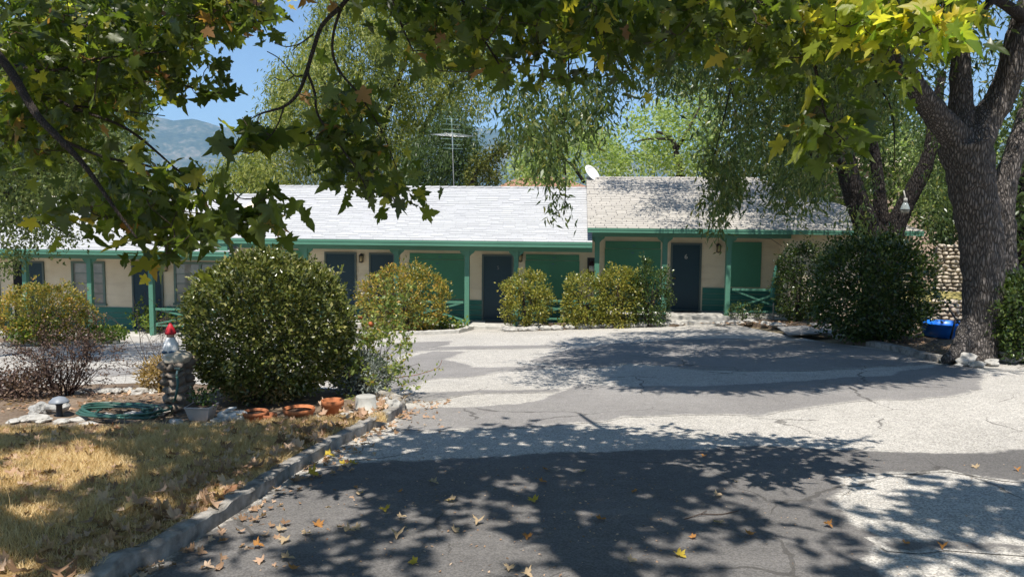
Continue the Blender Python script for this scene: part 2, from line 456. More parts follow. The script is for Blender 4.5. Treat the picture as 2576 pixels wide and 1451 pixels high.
# beds -------------------------------------------------------------------
kerbpx = [(200, 1520), (290, 1451), (400, 1400), (480, 1352), (560, 1300), (625, 1258), (680, 1220), (735, 1185), (790, 1150), (840, 1122), (880, 1100), (930, 1076), (970, 1060), (1000, 1038)]
kl = [gp(u, v) for u, v in kerbpx]
far_edge = [gp(u, v) for u, v in [(985, 1016), (940, 1006), (840, 992), (700, 985), (520, 980), (340, 976), (150, 985), (0, 992), (-250, 1000)]]
bedpoly = [(p.x, p.y) for p in kl] + [(p.x, p.y) for p in far_edge] + [(-9, 3)]
tag(drape('planting_bed', bedpoly, .22, .075, M_DIRT, 0, .2, .05), kind='structure')
lawn_top = [gp(u, v, .08) for u, v in [(975, 1062), (900, 1050), (800, 1054), (640, 1062), (480, 1070), (300, 1076), (100, 1078), (-150, 1080), (-400, 1085)]]
lawnpoly = [(p.x - .07, p.y) for p in kl[:-1]] + [(p.x, p.y) for p in lawn_top] + [(-9, 3)]
tag(drape('lawn', lawnpoly, .2, .088, M_LAWN, 0, 0, .02), kind='structure')

# broken mortar kerb along the lawn
def kerb(name, pts, w, h, mat, seglen, parent=None, jag=.03, seed=0):
    pts = resample([(p.x, p.y) for p in pts], .07, 0, False); m = MB()
    rows = []
    for i, p in enumerate(pts):
        a = pts[max(i - 1, 0)]; b = pts[min(i + 1, len(pts) - 1)]; t = (b - a).normalized(); n = Vector((-t.y, t.x))
        s = i * .07; brk = noise.noise(Vector((math.floor(s / seglen) * 3.7 + seed, 1.2, 0)))
        joint = abs((s / seglen) % 1 - .5) > .482
        hh = h * (1 + .12 * brk) + .015 * noise.noise(Vector((s * 5, seed, 4))) - (.02 if joint else 0)
        sh = .012 * brk + jag * noise.noise(Vector((s * 2.1, 7, seed))); z = ground(p.x, p.y)
        prof = [(-w * .52, -.08), (-w * .5, hh * .9), (-w * .40, hh), (w * .05, hh * 1.02), (w * .38, hh * .97), (w * .5, hh * .82), (w * .56, -.08)]
        rows.append([(p.x + n.x * (q + sh), p.y + n.y * (q + sh), z + zz + ((.018 * noise.noise(Vector((s * 9, q * 20, seed))) + .012 * noise.noise(Vector((s * 21, q * 40, seed)))) if zz > 0 else 0)) for q, zz in prof])
    k = len(rows[0]); vs = [q for r in rows for q in r]
    fs = [(i * k + j, (i + 1) * k + j, (i + 1) * k + j + 1, i * k + j + 1) for i in range(len(rows) - 1) for j in range(k - 1)]
    fs += [tuple(range(k)), tuple((len(rows) - 1) * k + j for j in range(k))[::-1]]
    m.add(vs, fs, False); return m.build(name, mat, parent, (0, 0, 0))
tag(kerb('kerb', kl, .125, .105, M_KERB, .9, None, .02), kind='structure')
tag(kerb('kerb', [gp(u, v) for u, v in [(1002, 1036), (1000, 1022), (980, 1014), (950, 1008)]], .15, .13, M_KERB, .4, seed=5), kind='structure')

# bed under the trees on the right
rb_px = [(1698, 822), (1760, 812), (1850, 812), (1990, 826), (2090, 842), (2140, 862), (2210, 872), (2280, 892), (2345, 908), (2410, 916), (2500, 914), (2590, 905), (2800, 900)]
rbed = [tuple(gp(u, v))[:2] for u, v in rb_px] + [(22, 14), (22, 27), (3.5, 27), (3.6, 21.5)]
tag(drape('tree_bed', rbed, .35, .05, M_DIRT, .05, .2, .06), kind='structure')
tag(kerb('kerb', [gp(u, v) for u, v in [(2190, 868), (2240, 878), (2285, 890), (2330, 902), (2372, 912)]], .2, .10, M_KERB, .5, seed=9), kind='structure')
# low stone edging and soil in front of the middle rooms
e1 = [gp(u, v) for u, v in [(1285, 834), (1400, 830), (1500, 826), (1620, 823), (1705, 820)]]
tag(drape('flower_bed', [(p.x, p.y) for p in e1] + [tuple(gp(1700, 806))[:2], tuple(gp(1290, 817))[:2]], .25, .06, M_DIRT, 0, .1, .04), kind='structure')
e2 = [gp(u, v) for u, v in [(830, 846), (920, 844), (1060, 842), (1150, 838), (1190, 828)]]
tag(drape('flower_bed', [(p.x, p.y) for p in e2] + [tuple(gp(1180, 820))[:2], tuple(gp(830, 832))[:2]], .25, .06, M_DIRT, 0, .1, .04), kind='structure')
tag(kerb('kerb', e2, .14, .11, M_CONC, 2.0, seed=21), kind='structure')
e3 = [gp(u, v) for u, v in [(-150, 874), (0, 872), (180, 868), (300, 862)]]
tag(drape('flower_bed', [(p.x, p.y) for p in e3] + [tuple(gp(300, 848))[:2], tuple(gp(-150, 855))[:2]], .25, .06, M_DIRT, 0, .1, .04), kind='structure')
tag(kerb('kerb', e3, .16, .11, M_CONC, 2.0, seed=23), kind='structure')

# ------------------------------------------------------------------ the motel
RZ = math.radians(4.8); MO = Vector((0, 21.9, -1.5))
motel = thing('motel_building', 'long low cream and green motel with white shingle roofs stepping up to the right', 'motel', MO, None, -RZ)
def L(u, v, yl):
    r = ray(u, v); c, s = math.cos(RZ), math.sin(RZ)
    def loc(q): return Vector((q.x * c - q.y * s, q.x * s + q.y * c, q.z))
    o = loc(CAM - Vector((MO.x, MO.y, 0))); d = loc(r); t = (yl - o.y) / d.y
    return (o + d * t)
def wl(x, y):   # local plan -> world plan
    c, s = math.cos(RZ), math.sin(RZ); return (x * c + y * s, MO.y - x * s + y * c)
def bpart(m, name, mat, parent=None, label=None, bevel=0):
    o = m.build(name, mat, parent or motel, bevel=bevel, local=(0, 0, MO.z))
    if label: o['label'] = label
    return o
EAVE, WALL, RIDGE = -.45, 1.1, 4.2

def stucco():
    m, t, b = newmat('stucco'); c = objco(t)
    f = tex_noise(t, 1.3, c, 6); g = tex_noise(t, 40, c, 5, .7)
    col = ramp(t, [(.3, (.70, .59, .42)), (.7, (.80, .70, .53))], f)
    # old stains below the beam
    s2 = tex_noise(t, 1.0, objco(t, 'Object', (1.2, 1, 5)), 4)
    col = mixc(t, ramp(t, [(.5, (0,) * 3), (.75, (.35,) * 3)], s2), col, (.42, .32, .23))
    t.links.new(col, b.inputs['Base Color']); b.inputs['Roughness'].default_value = .9; b.inputs['Specular IOR Level'].default_value = .15
    bump(t, b, g, .5, .01); return m
M_STUC = stucco()
def paint(name, col, rough=.45, sc=(3, 3, 22), v=.12, bmp=.15):
    m, t, b = newmat(name); c = objco(t, 'Object', sc); f = tex_noise(t, 1.5, c, 6); f2 = tex_noise(t, 1.2, objco(t), 5)
    col_ = ramp(t, [(.25, tuple(x * (1 - v) for x in col)), (.75, tuple(x * (1 + v) for x in col))], mathn(t, 'MULTIPLY_ADD', f2, .6, mathn(t, 'MULTIPLY', f, .4)))
    t.links.new(col_, b.inputs['Base Color']); b.inputs['Roughness'].default_value = rough; b.inputs['Specular IOR Level'].default_value = .3
    bump(t, b, f, bmp, .01); return m
M_TRIM = paint('trim_green', (.088, .225, .155), .5, (2, 2, 14))
M_BOARD = paint('board_green', (.07, .24, .145), .5, (6, 6, 3))
M_DOOR = paint('door_navy', (.018, .046, .064), .5, (4, 4, 2))
M_WAINS = paint('wainscot_teal', (.028, .150, .118), .5, (1.2, 1.2, 12))
M_FRAME = paint('door_frame', (.10, .13, .12), .5)
M_SASH = paint('window_sash', (.13, .19, .16), .5)
M_BRASS = plain('aged_brass', (.35, .27, .14), .35, .2, 10, 0, .5, .8)
M_BLACK = plain('black_metal', (.025, .025, .028), .4, .2, 10, 0, .5)
M_DARK = plain('dark_interior', (.012, .012, .014), .9, .2, 3)
def louvre_glass():
    m, t, b = newmat('louvre_glass'); c = objco(t)
    f = tex_noise(t, 2.2, c, 3)
    t.links.new(ramp(t, [(.3, (.16, .155, .14)), (.7, (.30, .29, .27))], f), b.inputs['Base Color'])
    b.inputs['Roughness'].default_value = .08; b.inputs['Specular IOR Level'].default_value = .6; return m
M_PANE = louvre_glass()

def shingles(name, c0, c1, gap, course, tab, dash, line):
    m, t, b = newmat(name); c = objco(t)
    sx = t.nodes.new('ShaderNodeSeparateXYZ'); t.links.new(c, sx.inputs[0])
    y = mathn(t, 'DIVIDE', sx.outputs['Y'], course); row = mathn(t, 'FLOOR', y); fy = mathn(t, 'FRACT', y)
    wn = t.nodes.new('ShaderNodeTexWhiteNoise'); wn.noise_dimensions = '1D'; t.links.new(row, wn.inputs['W'])
    x = mathn(t, 'ADD', mathn(t, 'DIVIDE', sx.outputs['X'], tab), mathn(t, 'MULTIPLY', wn.outputs['Value'], 3.7))
    cell = mathn(t, 'FLOOR', x); fx = mathn(t, 'FRACT', x)
    cv = t.nodes.new('ShaderNodeCombineXYZ'); t.links.new(cell, cv.inputs[0]); t.links.new(row, cv.inputs[1])
    w2 = t.nodes.new('ShaderNodeTexWhiteNoise'); t.links.new(cv.outputs[0], w2.inputs['Vector'])
    rv = w2.outputs['Value']
    f = mathn(t, 'ADD', mathn(t, 'MULTIPLY', rv, .5), mathn(t, 'MULTIPLY', tex_noise(t, .9, objco(t, 'Object', (1.6, .5, 1)), 7, .65), .5))
    col = ramp(t, [(.2, c0), (.8, c1)], f)
    is_line = mathn(t, 'MULTIPLY', mathn(t, 'LESS_THAN', fy, line), mathn(t, 'GREATER_THAN', rv, 1 - dash))  # dashes put the shadow under the shingle butts into the colour
    slot = mathn(t, 'MULTIPLY', mathn(t, 'LESS_THAN', fx, .07), mathn(t, 'LESS_THAN', fy, .72))
    mask = mathn(t, 'MAXIMUM', is_line, mathn(t, 'MULTIPLY', slot, gap[3]))
    col = mixc(t, mask, col, gap[:3])
    gr = tex_noise(t, 120, c, 2); col = mixc(t, 1.0, col, ramp(t, [(.3, (.88,) * 3), (.7, (1.1,) * 3)], gr), 'MULTIPLY')
    t.links.new(col, b.inputs['Base Color']); b.inputs['Roughness'].default_value = .9; b.inputs['Specular IOR Level'].default_value = .15
    bump(t, b, mathn(t, 'SUBTRACT', 1.0, mask), .6, .01); return m
M_ROOFW = shingles('white_shingles', (.38, .38, .385), (.48, .48, .475), (.19, .195, .20, .25), .165, .36, .66, .20)
M_ROOFC = shingles('weathered_shingles', (.35, .325, .285), (.46, .425, .375), (.13, .12, .115, 1.0), .165, .30, .75, .16)

def gable_roof(name, xl, xr, ze, zr, mat, hipl=0, hipr=0, label=None, th=.07, step=.006):
    yb = 2 * RIDGE - EAVE; rise = zr - ze; n = 27; m = MB()
    def xa(t): return xl + hipl * t
    def xb(t): return xr - hipr * t
    for i in range(n):                                   # courses: each butt edge stands a little proud
        t0, t1 = i / n, (i + 1) / n
        y0, y1 = EAVE + (RIDGE - EAVE) * t0, EAVE + (RIDGE - EAVE) * t1
        z0, z1 = ze + rise * t0 + step, ze + rise * t1
        k = int((xr - xl) / .5)
        for j in range(k):
            a0 = xa(t0) + (xb(t0) - xa(t0)) * j / k; a1 = xa(t0) + (xb(t0) - xa(t0)) * (j + 1) / k
            c0 = xa(t1) + (xb(t1) - xa(t1)) * j / k; c1 = xa(t1) + (xb(t1) - xa(t1)) * (j + 1) / k
            e0 = .004 * noise.noise(Vector((a0 * 2, i * 3.1, 0))); e1 = .004 * noise.noise(Vector((a1 * 2, i * 3.1, 0)))
            s0 = .012 * noise.noise(Vector((a0 * .35, t0 * 2, 2))) ; s1 = .012 * noise.noise(Vector((a1 * .35, t0 * 2, 2)))
            m.add([(a0, y0, z0 + e0 + s0), (a1, y0, z0 + e1 + s1), (c1, y1, z1 + s1), (c0, y1, z1 + s0), (a0, y0, z0 - step - .012), (a1, y0, z0 - step - .012)],
                  [(0, 1, 2, 3), (4, 5, 1, 0)])
    # back slope, hips, underside
    L0, L1 = (xa(1), RIDGE, zr), (xb(1), RIDGE, zr)
    m.add([L0, L1, (xr, yb, ze), (xl, yb, ze)], [(0, 1, 2, 3)])
    m.add([(xl, EAVE, ze), (xl, yb, ze), L0], [(0, 2, 1)]) if hipl else None
    m.add([(xr, EAVE, ze), (xr, yb, ze), L1], [(0, 1, 2)]) if hipr else None
    d = th
    m.add([(xl, EAVE, ze - d), (xr, EAVE, ze - d), (xb(1), RIDGE, zr - d), (xa(1), RIDGE, zr - d), (xr, yb, ze - d), (xl, yb, ze - d)], [(0, 3, 2, 1), (3, 5, 4, 2)])
    for x, h in ((xl, hipl), (xr, hipr)):
        if not h: m.add([(x, EAVE, ze - d), (x, EAVE, ze), (x, RIDGE, zr), (x, RIDGE, zr - d), (x, yb, ze), (x, yb, ze - d)], [(0, 1, 2, 3), (3, 2, 4, 5)])
    # ridge cap shingles
    k = int((xb(1) - xa(1)) / .3)
    for j in range(k):
        x0 = xa(1) + (xb(1) - xa(1)) * j / k; x1 = x0 + .3; z = zr + .012
        m.add([(x0, RIDGE - .14, z - .05), (x1, RIDGE - .14, z - .038), (x1, RIDGE, z + .022), (x0, RIDGE, z + .008), (x1, RIDGE + .14, z - .038), (x0, RIDGE + .14, z - .05)], [(0, 1, 2, 3), (3, 2, 4, 5)])
    return bpart(m, 'roof', mat, None, label)

uA = dict(fl=L(370, 829, WALL).z, ze=L(300, 629, EAVE).z, zr=L(300, 487, RIDGE).z, xl=L(-60, 628, EAVE).x - 4.0, xr=L(563, 632, EAVE).x + .25)
uB = dict(fl=L(1250, 806, WALL).z, ze=L(1000, 603, EAVE).z, zr=L(1100, 470, RIDGE).z, xl=L(545, 600, EAVE).x, xr=L(1490, 606, EAVE).x)
uC = dict(fl=L(1727, 781, WALL).z, ze=L(1730, 575, EAVE).z, zr=L(1680, 447, RIDGE).z, xl=L(1478, 575, EAVE).x, xr=L(2325, 572, EAVE).x)
print('units', uA, uB, uC)
gable_roof('roof', uA['xl'], uA['xr'], uA['ze'], uA['zr'], M_ROOFW, 4.2, 0, 'low white shingle roof with a hip at its left end')
gable_roof('roof', uB['xl'], uB['xr'], uB['ze'], uB['zr'], M_ROOFW, 0, 0, 'long white shingle roof in the middle')
hipr = uC['xr'] - L(1905, 447, RIDGE).x
gable_roof('roof', uC['xl'], uC['xr'], uC['ze'], uC['zr'], M_ROOFC, 0, hipr, 'weathered pale shingle roof with a hip at its right end')
def walls(u, x0, x1, y0=WALL, gl=True, gr=True):
    z0 = u['fl'] - .6; s = (u['zr'] - u['ze']) / (RIDGE - EAVE)
    yb = 2 * RIDGE - WALL
    zt = u['ze'] + s * (y0 - EAVE) - .09; zm = u['zr'] - .09; zb = u['ze'] + s * (WALL - EAVE) - .09
    hip = not gr
    pr = [(y0, z0), (y0, zt), (RIDGE, zm if not hip else zt), (yb, zb if not hip else zt), (yb, z0)]
    m = MB(); vs = [(x0, y, z) for y, z in pr] + [(x1, y, z) for y, z in pr]; n = len(pr)
    m.add(vs, [tuple(range(n))[::-1], tuple(range(n, 2 * n))] + [(i, (i + 1) % n, n + (i + 1) % n, n + i) for i in range(n)])
    return bpart(m, 'wall', M_STUC)
xAB = L(575, 700, WALL).x; xBC = L(1506, 700, WALL).x; xCr = L(1986, 640, .05).x; xCe = L(2296, 600, .05).x
walls(uA, uA['xl'] + .5, xAB); walls(uB, xAB + .003, xBC); walls(uC, xBC + .003, xCr + .3, WALL); walls(uC, xCr, xCe, .05, True, False)
# porch floors
def porch(u, x0, x1, y0=-.28):
    bpart(MB().box(x0, x1, y0, WALL - .004, u['fl'] - .5, u['fl']), 'porch_floor', M_CONC, bevel=.012)
porch(uA, uA['xl'] + .5, xAB - .2); porch(uB, xAB - .197, xBC - .05); porch(uC, xBC - .047, xCr - .003)
bpart(MB().box(L(1672, 800, -.3).x, L(1800, 800, -.3).x, -.72, -.283, uC['fl'] - .5, uC['fl'] - .10), 'step', M_CONC, bevel=.015)
# wainscot: horizontal boards with shadow gaps, between the doors
def wainscot(u, segs, vt):
    for a, b in segs:
        x0, x1 = L(a, vt, WALL).x, L(b, vt, WALL).x; zt = L((a + b) / 2, vt, WALL).z; m = MB(); k = 4; h = (zt - u['fl']) / k
        for i in range(k): m.box(x0, x1, WALL - .022, WALL - .002, u['fl'] + h * i + .006, u['fl'] + h * (i + 1) - .004)
        m.box(x0, x1, WALL - .034, WALL - .0225, zt - .05, zt - .002)
        bpart(m, 'wainscot', M_WAINS)
wainscot(uA, [(-100, 30), (110, 333), (412, 572)], 771); wainscot(uB, [(580, 818), (898, 930), (990, 1213), (1293, 1500)], 753); wainscot(uC, [(1512, 1687), (1767, 1962)], 725)
# eaves: fascia boards and beams
def eave(u, fx0, fx1, bx0, bx1, fh, bh):
    z = u['ze']
    bpart(MB().box(fx0, fx1, EAVE - .012, EAVE + .022, z - fh, z - .014).box(fx0, fx1, EAVE - .022, EAVE - .0125, z - fh * .45, z - .012), 'fascia', M_TRIM)
    bpart(MB().box(bx0, bx1, -.07, .07, z - fh - bh + .03, z - fh + .03), 'beam', M_TRIM)
    return z - fh - bh + .03
bA = eave(uA, uA['xl'], uA['xr'] - .1, uA['xl'] + .3, L(560, 640, 0).x, .15, .17)
bB = eave(uB, uB['xl'], uB['xr'], L(566, 620, 0).x, L(1490, 620, 0).x, .165, .17)
bC = eave(uC, uC['xl'], uC['xr'], L(1490, 590, 0).x, xCr - .003, .135, .15)
# posts with small brackets
def post(uc, vm, zb, zt, w=.135, brk=True):
    x = L(uc, vm, 0).x; h = w / 2; m = MB().box(x - h, x + h, -h, h, zb, zt - .002)
    if brk:
        for s in (-1, 1):
            a = x + s * (h + .001); q = [(a, zt - .17), (a + s * .05, zt - .11), (a + s * .13, zt - .05), (a + s * .15, zt - .003), (a, zt - .003)]
            n = len(q); vs = [(px, -.03, pz) for px, pz in q] + [(px, .03, pz) for px, pz in q]
            m.add(vs, [tuple(range(n)), tuple(range(n, 2 * n))[::-1]] + [(i, n + i, n + (i + 1) % n, (i + 1) % n) for i in range(n)])
    return bpart(m, 'porch_post', M_TRIM)
for uc in (-75, 66, 228, 382): post(uc, 730, uA['fl'], bA)
for uc in (578, 770, 999, 1175, 1298): post(uc, 720, uB['fl'], bB)
for uc in (1501, 1671, 1831): post(uc, 690, uC['fl'], bC)
# doors
def door(u, u0, u1, vt, num=None, knob=0, label=None, ajar=False):
    x0, x1 = L(u0, vt, WALL).x, L(u1, vt, WALL).x; zt = L((u0 + u1) / 2, vt, WALL).z; z0 = u['fl'] + .02; fw = .055
    o = bpart(MB().box(x0 + fw, x1 - fw, WALL - .03, WALL - .001, z0 + .012, zt - fw), 'door', M_DOOR, None, label)
    bpart(MB().box(x0, x0 + fw - .002, WALL - .055, WALL, z0, zt).box(x1 - fw + .002, x1, WALL - .055, WALL, z0, zt).box(x0 + fw - .002, x1 - fw + .002, WALL - .055, WALL, zt - fw + .002, zt).box(x0 + fw - .002, x1 - fw + .002, WALL - .10, WALL - .0305, z0 - .02, z0 + .010), 'door_frame', M_FRAME, o)
    if knob:
        kx = x0 + fw + .07 if knob < 0 else x1 - fw - .07
        m = MB(); c = Vector((kx, WALL - .045, z0 + .95)); prof = []
        vs = []; 
        for i in range(7):
            a = math.pi * i / 6
            for j in range(10): b = 2 * math.pi * j / 10; vs.append(c + Vector((.034 * math.sin(a) * math.cos(b), -.034 * math.cos(a) - .01, .034 * math.sin(a) * math.sin(b))))
        m.add(vs, [(i * 10 + j, i * 10 + (j + 1) % 10, (i + 1) * 10 + (j + 1) % 10, (i + 1) * 10 + j) for i in range(6) for j in range(10)], True)
        bpart(m, 'door_knob', M_BRASS, o)
    if num:
        cv = bpy.data.curves.new('door_number', 'FONT'); cv.body = num[0]; cv.size = num[3]; cv.extrude = .004; cv.align_x = 'CENTER'; cv.align_y = 'CENTER'
        tmp = bpy.data.objects.new('tmp_number', cv); COL.objects.link(tmp); cv.materials.append(num[4])
        me = bpy.data.meshes.new_from_object(tmp); bpy.data.objects.remove(tmp); q = bpy.data.objects.new('door_number', me); p = L(num[1], num[2], WALL - .04)
        COL.objects.link(q); q.parent = o; q.location = (p.x, WALL - .036, p.z - MO.z); q.rotation_euler = (math.pi / 2, 0, 0)
        ORG[q.name] = ORG[o.name]
    return o
M_NUM = plain('number_pale', (.55, .53, .48), .4, .1, 5, 0, .5); M_NUMD = plain('number_worn', (.16, .17, .17), .4, .1, 5)
door(uB, 817, 897, 634, ('3', 860, 671, .16, M_NUM), -1); door(uB, 929, 994, 636, ('4', 966, 672, .16, M_NUMD), 0)
door(uB, 1213, 1292, 640, ('5', 1253, 674, .16, M_NUMD), 1); door(uC, 1688, 1766, 611, ('6', 1726, 646, .20, M_NUM), -1)
door(uA, 332, 410, 657, None, 1); door(uA, 62, 111, 657, None, 0)
bpart(MB().box(L(32, 660, WALL).x, L(61, 660, WALL).x, WALL - .012, WALL - .001, uA['fl'] + .02, L(40, 657, WALL).z), 'dark_doorway', M_DARK)
door(uA, -90, -2, 657, None, 0)
# boarded windows
def board(u, u0, u1, vt, vb, split=None, hooks=()):
    a, b = L(u0, vt, WALL), L(u1, vt, WALL); zb = L((u0 + u1) / 2, vb, WALL).z; zt = (a.z + b.z) / 2
    m = MB(); 
    if split:
        zs = L((u0 + u1) / 2, split, WALL).z
        m.box(a.x, b.x, WALL - .028, WALL - .001, zs + .006, zt); m.box(a.x - .012, b.x + .012, WALL - .044, WALL - .0285, zb, zs - .004)
    else: m.box(a.x, b.x, WALL - .036, WALL - .001, zb, zt)
    o = bpart(m, 'window_board', M_BOARD)
    for hu, hv in hooks:
        p = L(hu, hv, WALL - .045); bpart(MB().box(p.x - .04, p.x + .04, WALL - .056, WALL - .0445, p.z - .015, p.z + .015), 'latch', M_LATCH, o)
M_LATCH = plain('latch_blue', (.06, .16, .22), .4, .1, 5)
board(uB, 646, 763, 629, 752, 652); board(uB, 1031, 1168, 637, 751, 653, [(1107, 646), (1100, 663)])
board(uB, 1323, 1457, 640, 751, 655, [(1394, 648), (1391, 664)]); board(uC, 1523, 1662, 607, 724, 626, [(1595, 618), (1592, 636)])
board(uC, 1826, 1916, 609, 722, None)
bpart(MB().box(L(1962, 625, WALL).x, L(1984, 625, WALL).x, WALL - .02, WALL - .001, L(1970, 640, WALL).z, L(1970, 611, WALL).z), 'small_window', M_DARK)
bpart(MB().box(L(1950, 770, WALL).x, L(1984, 770, WALL).x, WALL - .028, WALL - .001, uC['fl'], L(1970, 652, WALL).z), 'door', M_DOOR)
# louvre windows on the left rooms
def louvre(u, u0, u1, vt, vb, cols):
    x0, x1 = L(u0, vt, WALL).x, L(u1, vt, WALL).x; zt = L((u0 + u1) / 2, vt, WALL).z; zb = L((u0 + u1) / 2, vb, WALL).z
    m = MB(); fw = .07; w = (x1 - x0 - fw * (cols + 1)) / cols
    m.box(x0, x1, WALL - .05, WALL, zt - fw, zt).box(x0 - .03, x1 + .03, WALL - .08, WALL, zb, zb + fw)
    for i in range(cols + 1): m.box(x0 + i * (w + fw), x0 + i * (w + fw) + fw, WALL - .048, WALL, zb + fw, zt - fw)
    o = bpart(m, 'window', M_SASH)
    for i in range(cols):
        a = x0 + fw + i * (w + fw); n = 4; h = (zt - zb - 2 * fw) / n; g = MB(); o_bars = []
        for k in range(n):
            z0 = zb + fw + k * h
            g.add([(a, WALL - .030, z0 + .012), (a + w, WALL - .030, z0 + .012), (a + w, WALL - .012, z0 + h - .012), (a, WALL - .012, z0 + h - .012)], [(0, 1, 2, 3)])
            o_bars.append(MB().box(a, a + w, WALL - .038, WALL - .008, z0 - .010, z0 + .010))
        g.box(a, a + w, WALL - .006, WALL - .001, zb + fw, zt - fw)
        bpart(g, 'pane', M_PANE, o)
        for q in o_bars: bpart(q, 'glazing_bar', M_SASH, o)
louvre(uA, 180, 264, 657, 768, 2); louvre(uA, 438, 572, 659, 768, 2)
# covered window in the right-hand wall
p0, p1 = L(2095, 612, .05), L(2178, 612, .05); zb = L(2130, 705, .05).z
bpart(MB().box(p0.x, p1.x, .02, .049, zb, p0.z), 'window_cover', plain('cover_paint', (.56, .50, .40), .8, .1, 3, .3), None, 'pale panel covering a window').data
bpart(MB().box(p0.x - .03, p1.x + .03, .01, .05, p0.z + .002, p0.z + .035), 'window_head', M_SASH)
# wall lamps
def lamp(u_, v_):
    p = L(u_, v_, WALL); x, z = p.x, p.z; y = WALL
    m = MB().box(x - .05, x + .05, y - .025, y - .001, z + .02, z + .14).box(x - .02, x + .02, y - .11, y - .026, z + .09, z + .115)
    m.lathe((x, y - .11, z), [(.012, .16), (.035, .14), (.085, .09), (.085, .08)], 8).lathe((x, y - .11, z), [(.06, -.115), (.06, -.10), (.03, -.13)], 8)
    for k in range(4):
        a = math.pi / 4 + k * math.pi / 2; cx, cy = x + .07 * math.cos(a), y - .11 + .07 * math.sin(a); m.box(cx - .007, cx + .007, cy - .007, cy + .007, z - .11, z + .082)
    o = bpart(m, 'wall_lamp', M_BLACK); bpart(MB().lathe((x, y - .11, z), [(.05, -.098), (.062, -.02), (.066, .076)], 8), 'lamp_glass', M_AMBER, o)
M_AMBER = plain('amber_glass', (.42, .32, .16), .15, .2, 8, 0, .6)
for q in ((911, 650), (1310, 648), (1806, 625), (421, 672)): lamp(*q)
# rails with crossed braces
def rail(u0, u1, v0, vb, yl=0.0):
    a, b = L(u0, v0, yl), L(u1, v0, yl); zt = (a.z + b.z) / 2; zb = L((u0 + u1) / 2, vb, yl).z; m = MB()
    m.box(a.x, b.x, -.03, .03, zt - .04, zt + .02).box(a.x, b.x, -.025, .025, zb, zb + .05)
    for (s, e, yo) in ((zb + .05, zt - .04, -.012), (zt - .04, zb + .05, .012)):
        m.add([(a.x, yo - .011, s), (b.x, yo - .011, e), (b.x, yo + .011, e), (a.x, yo + .011, s), (a.x, yo - .011, s + .055), (b.x, yo - .011, e + .055), (b.x, yo + .011, e + .055), (a.x, yo + .011, s + .055)],
              [(0, 3, 2, 1), (4, 5, 6, 7), (0, 1, 5, 4), (1, 2, 6, 5), (2, 3, 7, 6), (3, 0, 4, 7)])
    bpart(m, 'railing', M_TRIM)
rail(392, 566, 778, 822); rail(588, 762, 764, 812); rail(780, 812, 762, 812); rail(1008, 1166, 758, 810); rail(1308, 1491, 756, 804); rail(1841, 1978, 728, 786)
# a loose conduit and the cable under the right porch
bpart(MB().tube([L(1840, 594, .6), L(1900, 599, .6), L(1940, 601, .7), L(1975, 625, .9)], .008, 5), 'cable', M_BLACK)
# gable face of the tall section above the middle roof is the wall itself; a small vent strip under the left fascia end
bpart(MB().box(uB['xl'] - .02, uB['xl'] + .3, EAVE + .03, EAVE + .10, uB['ze'] - .42, uB['ze'] - .17), 'bracket', M_TRIM)

# things on and at the motel ------------------------------------------------
def lw(p): x, y = wl(p.x, p.y); return Vector((x, y, p.z))
p = lw(L(1488, 672, WALL - .1)); t = thing('fire_extinguisher', 'dark fire extinguisher on a wall bracket beside the post left of unit six', 'fire extinguisher', p)
M_RED = plain('extinguisher_red', (.045, .012, .012), .35, .1, 5)
m = MB().lathe(p, [(.06, -.24), (.078, -.22), (.078, .10), (.055, .16), (.022, .19)], 14); m.build('cylinder', M_RED, t)
MB().lathe(p, [(.0795, -.12), (.0795, .04)], 14).build('instruction_label', M_NUM, t)
MB().box(p.x - .03, p.x + .03, p.y - .08, p.y + .02, p.z + .19, p.z + .235).tube([p + Vector((.02, 0, .21)), p + Vector((.10, -.02, .16)), p + Vector((.105, -.02, -.05))], .012, 6).build('valve', M_BLACK, t)
MB().box(p.x - .12, p.x + .12, p.y + .081, p.y + .10, p.z - .30, p.z + .28).build('bracket', M_BLACK, t)
def mat_(u_, v_, w, lab, un):
    q = L(u_, v_, WALL - .45); x, y = wl(q.x, WALL - .42); z = un['fl']
    m = MB(); c, s = math.cos(-RZ), math.sin(-RZ)
    for k in range(9):
        yy = -.2 + k * .045; vs = []
        m.box(x - w / 2, x + w / 2, y + yy, y + yy + .036, z + .003, z + .016)
    m.box(x - w / 2 - .02, x + w / 2 + .02, y - .22, y + .225, z + .0015, z + .008)
    o = m.build('doormat', M_MAT, None, (x, y, z)); tag(o, lab, 'doormat', 'doormats at the rooms')
M_MAT = plain('rubber_mat', (.03, .03, .032), .9, .3, 30, .4)
mat_(1253, 809, .75, 'black ribbed doormat in front of the door to the right of the tall porch post', uB)
mat_(1727, 783, .75, 'black ribbed doormat in front of the door numbered 6', uC)
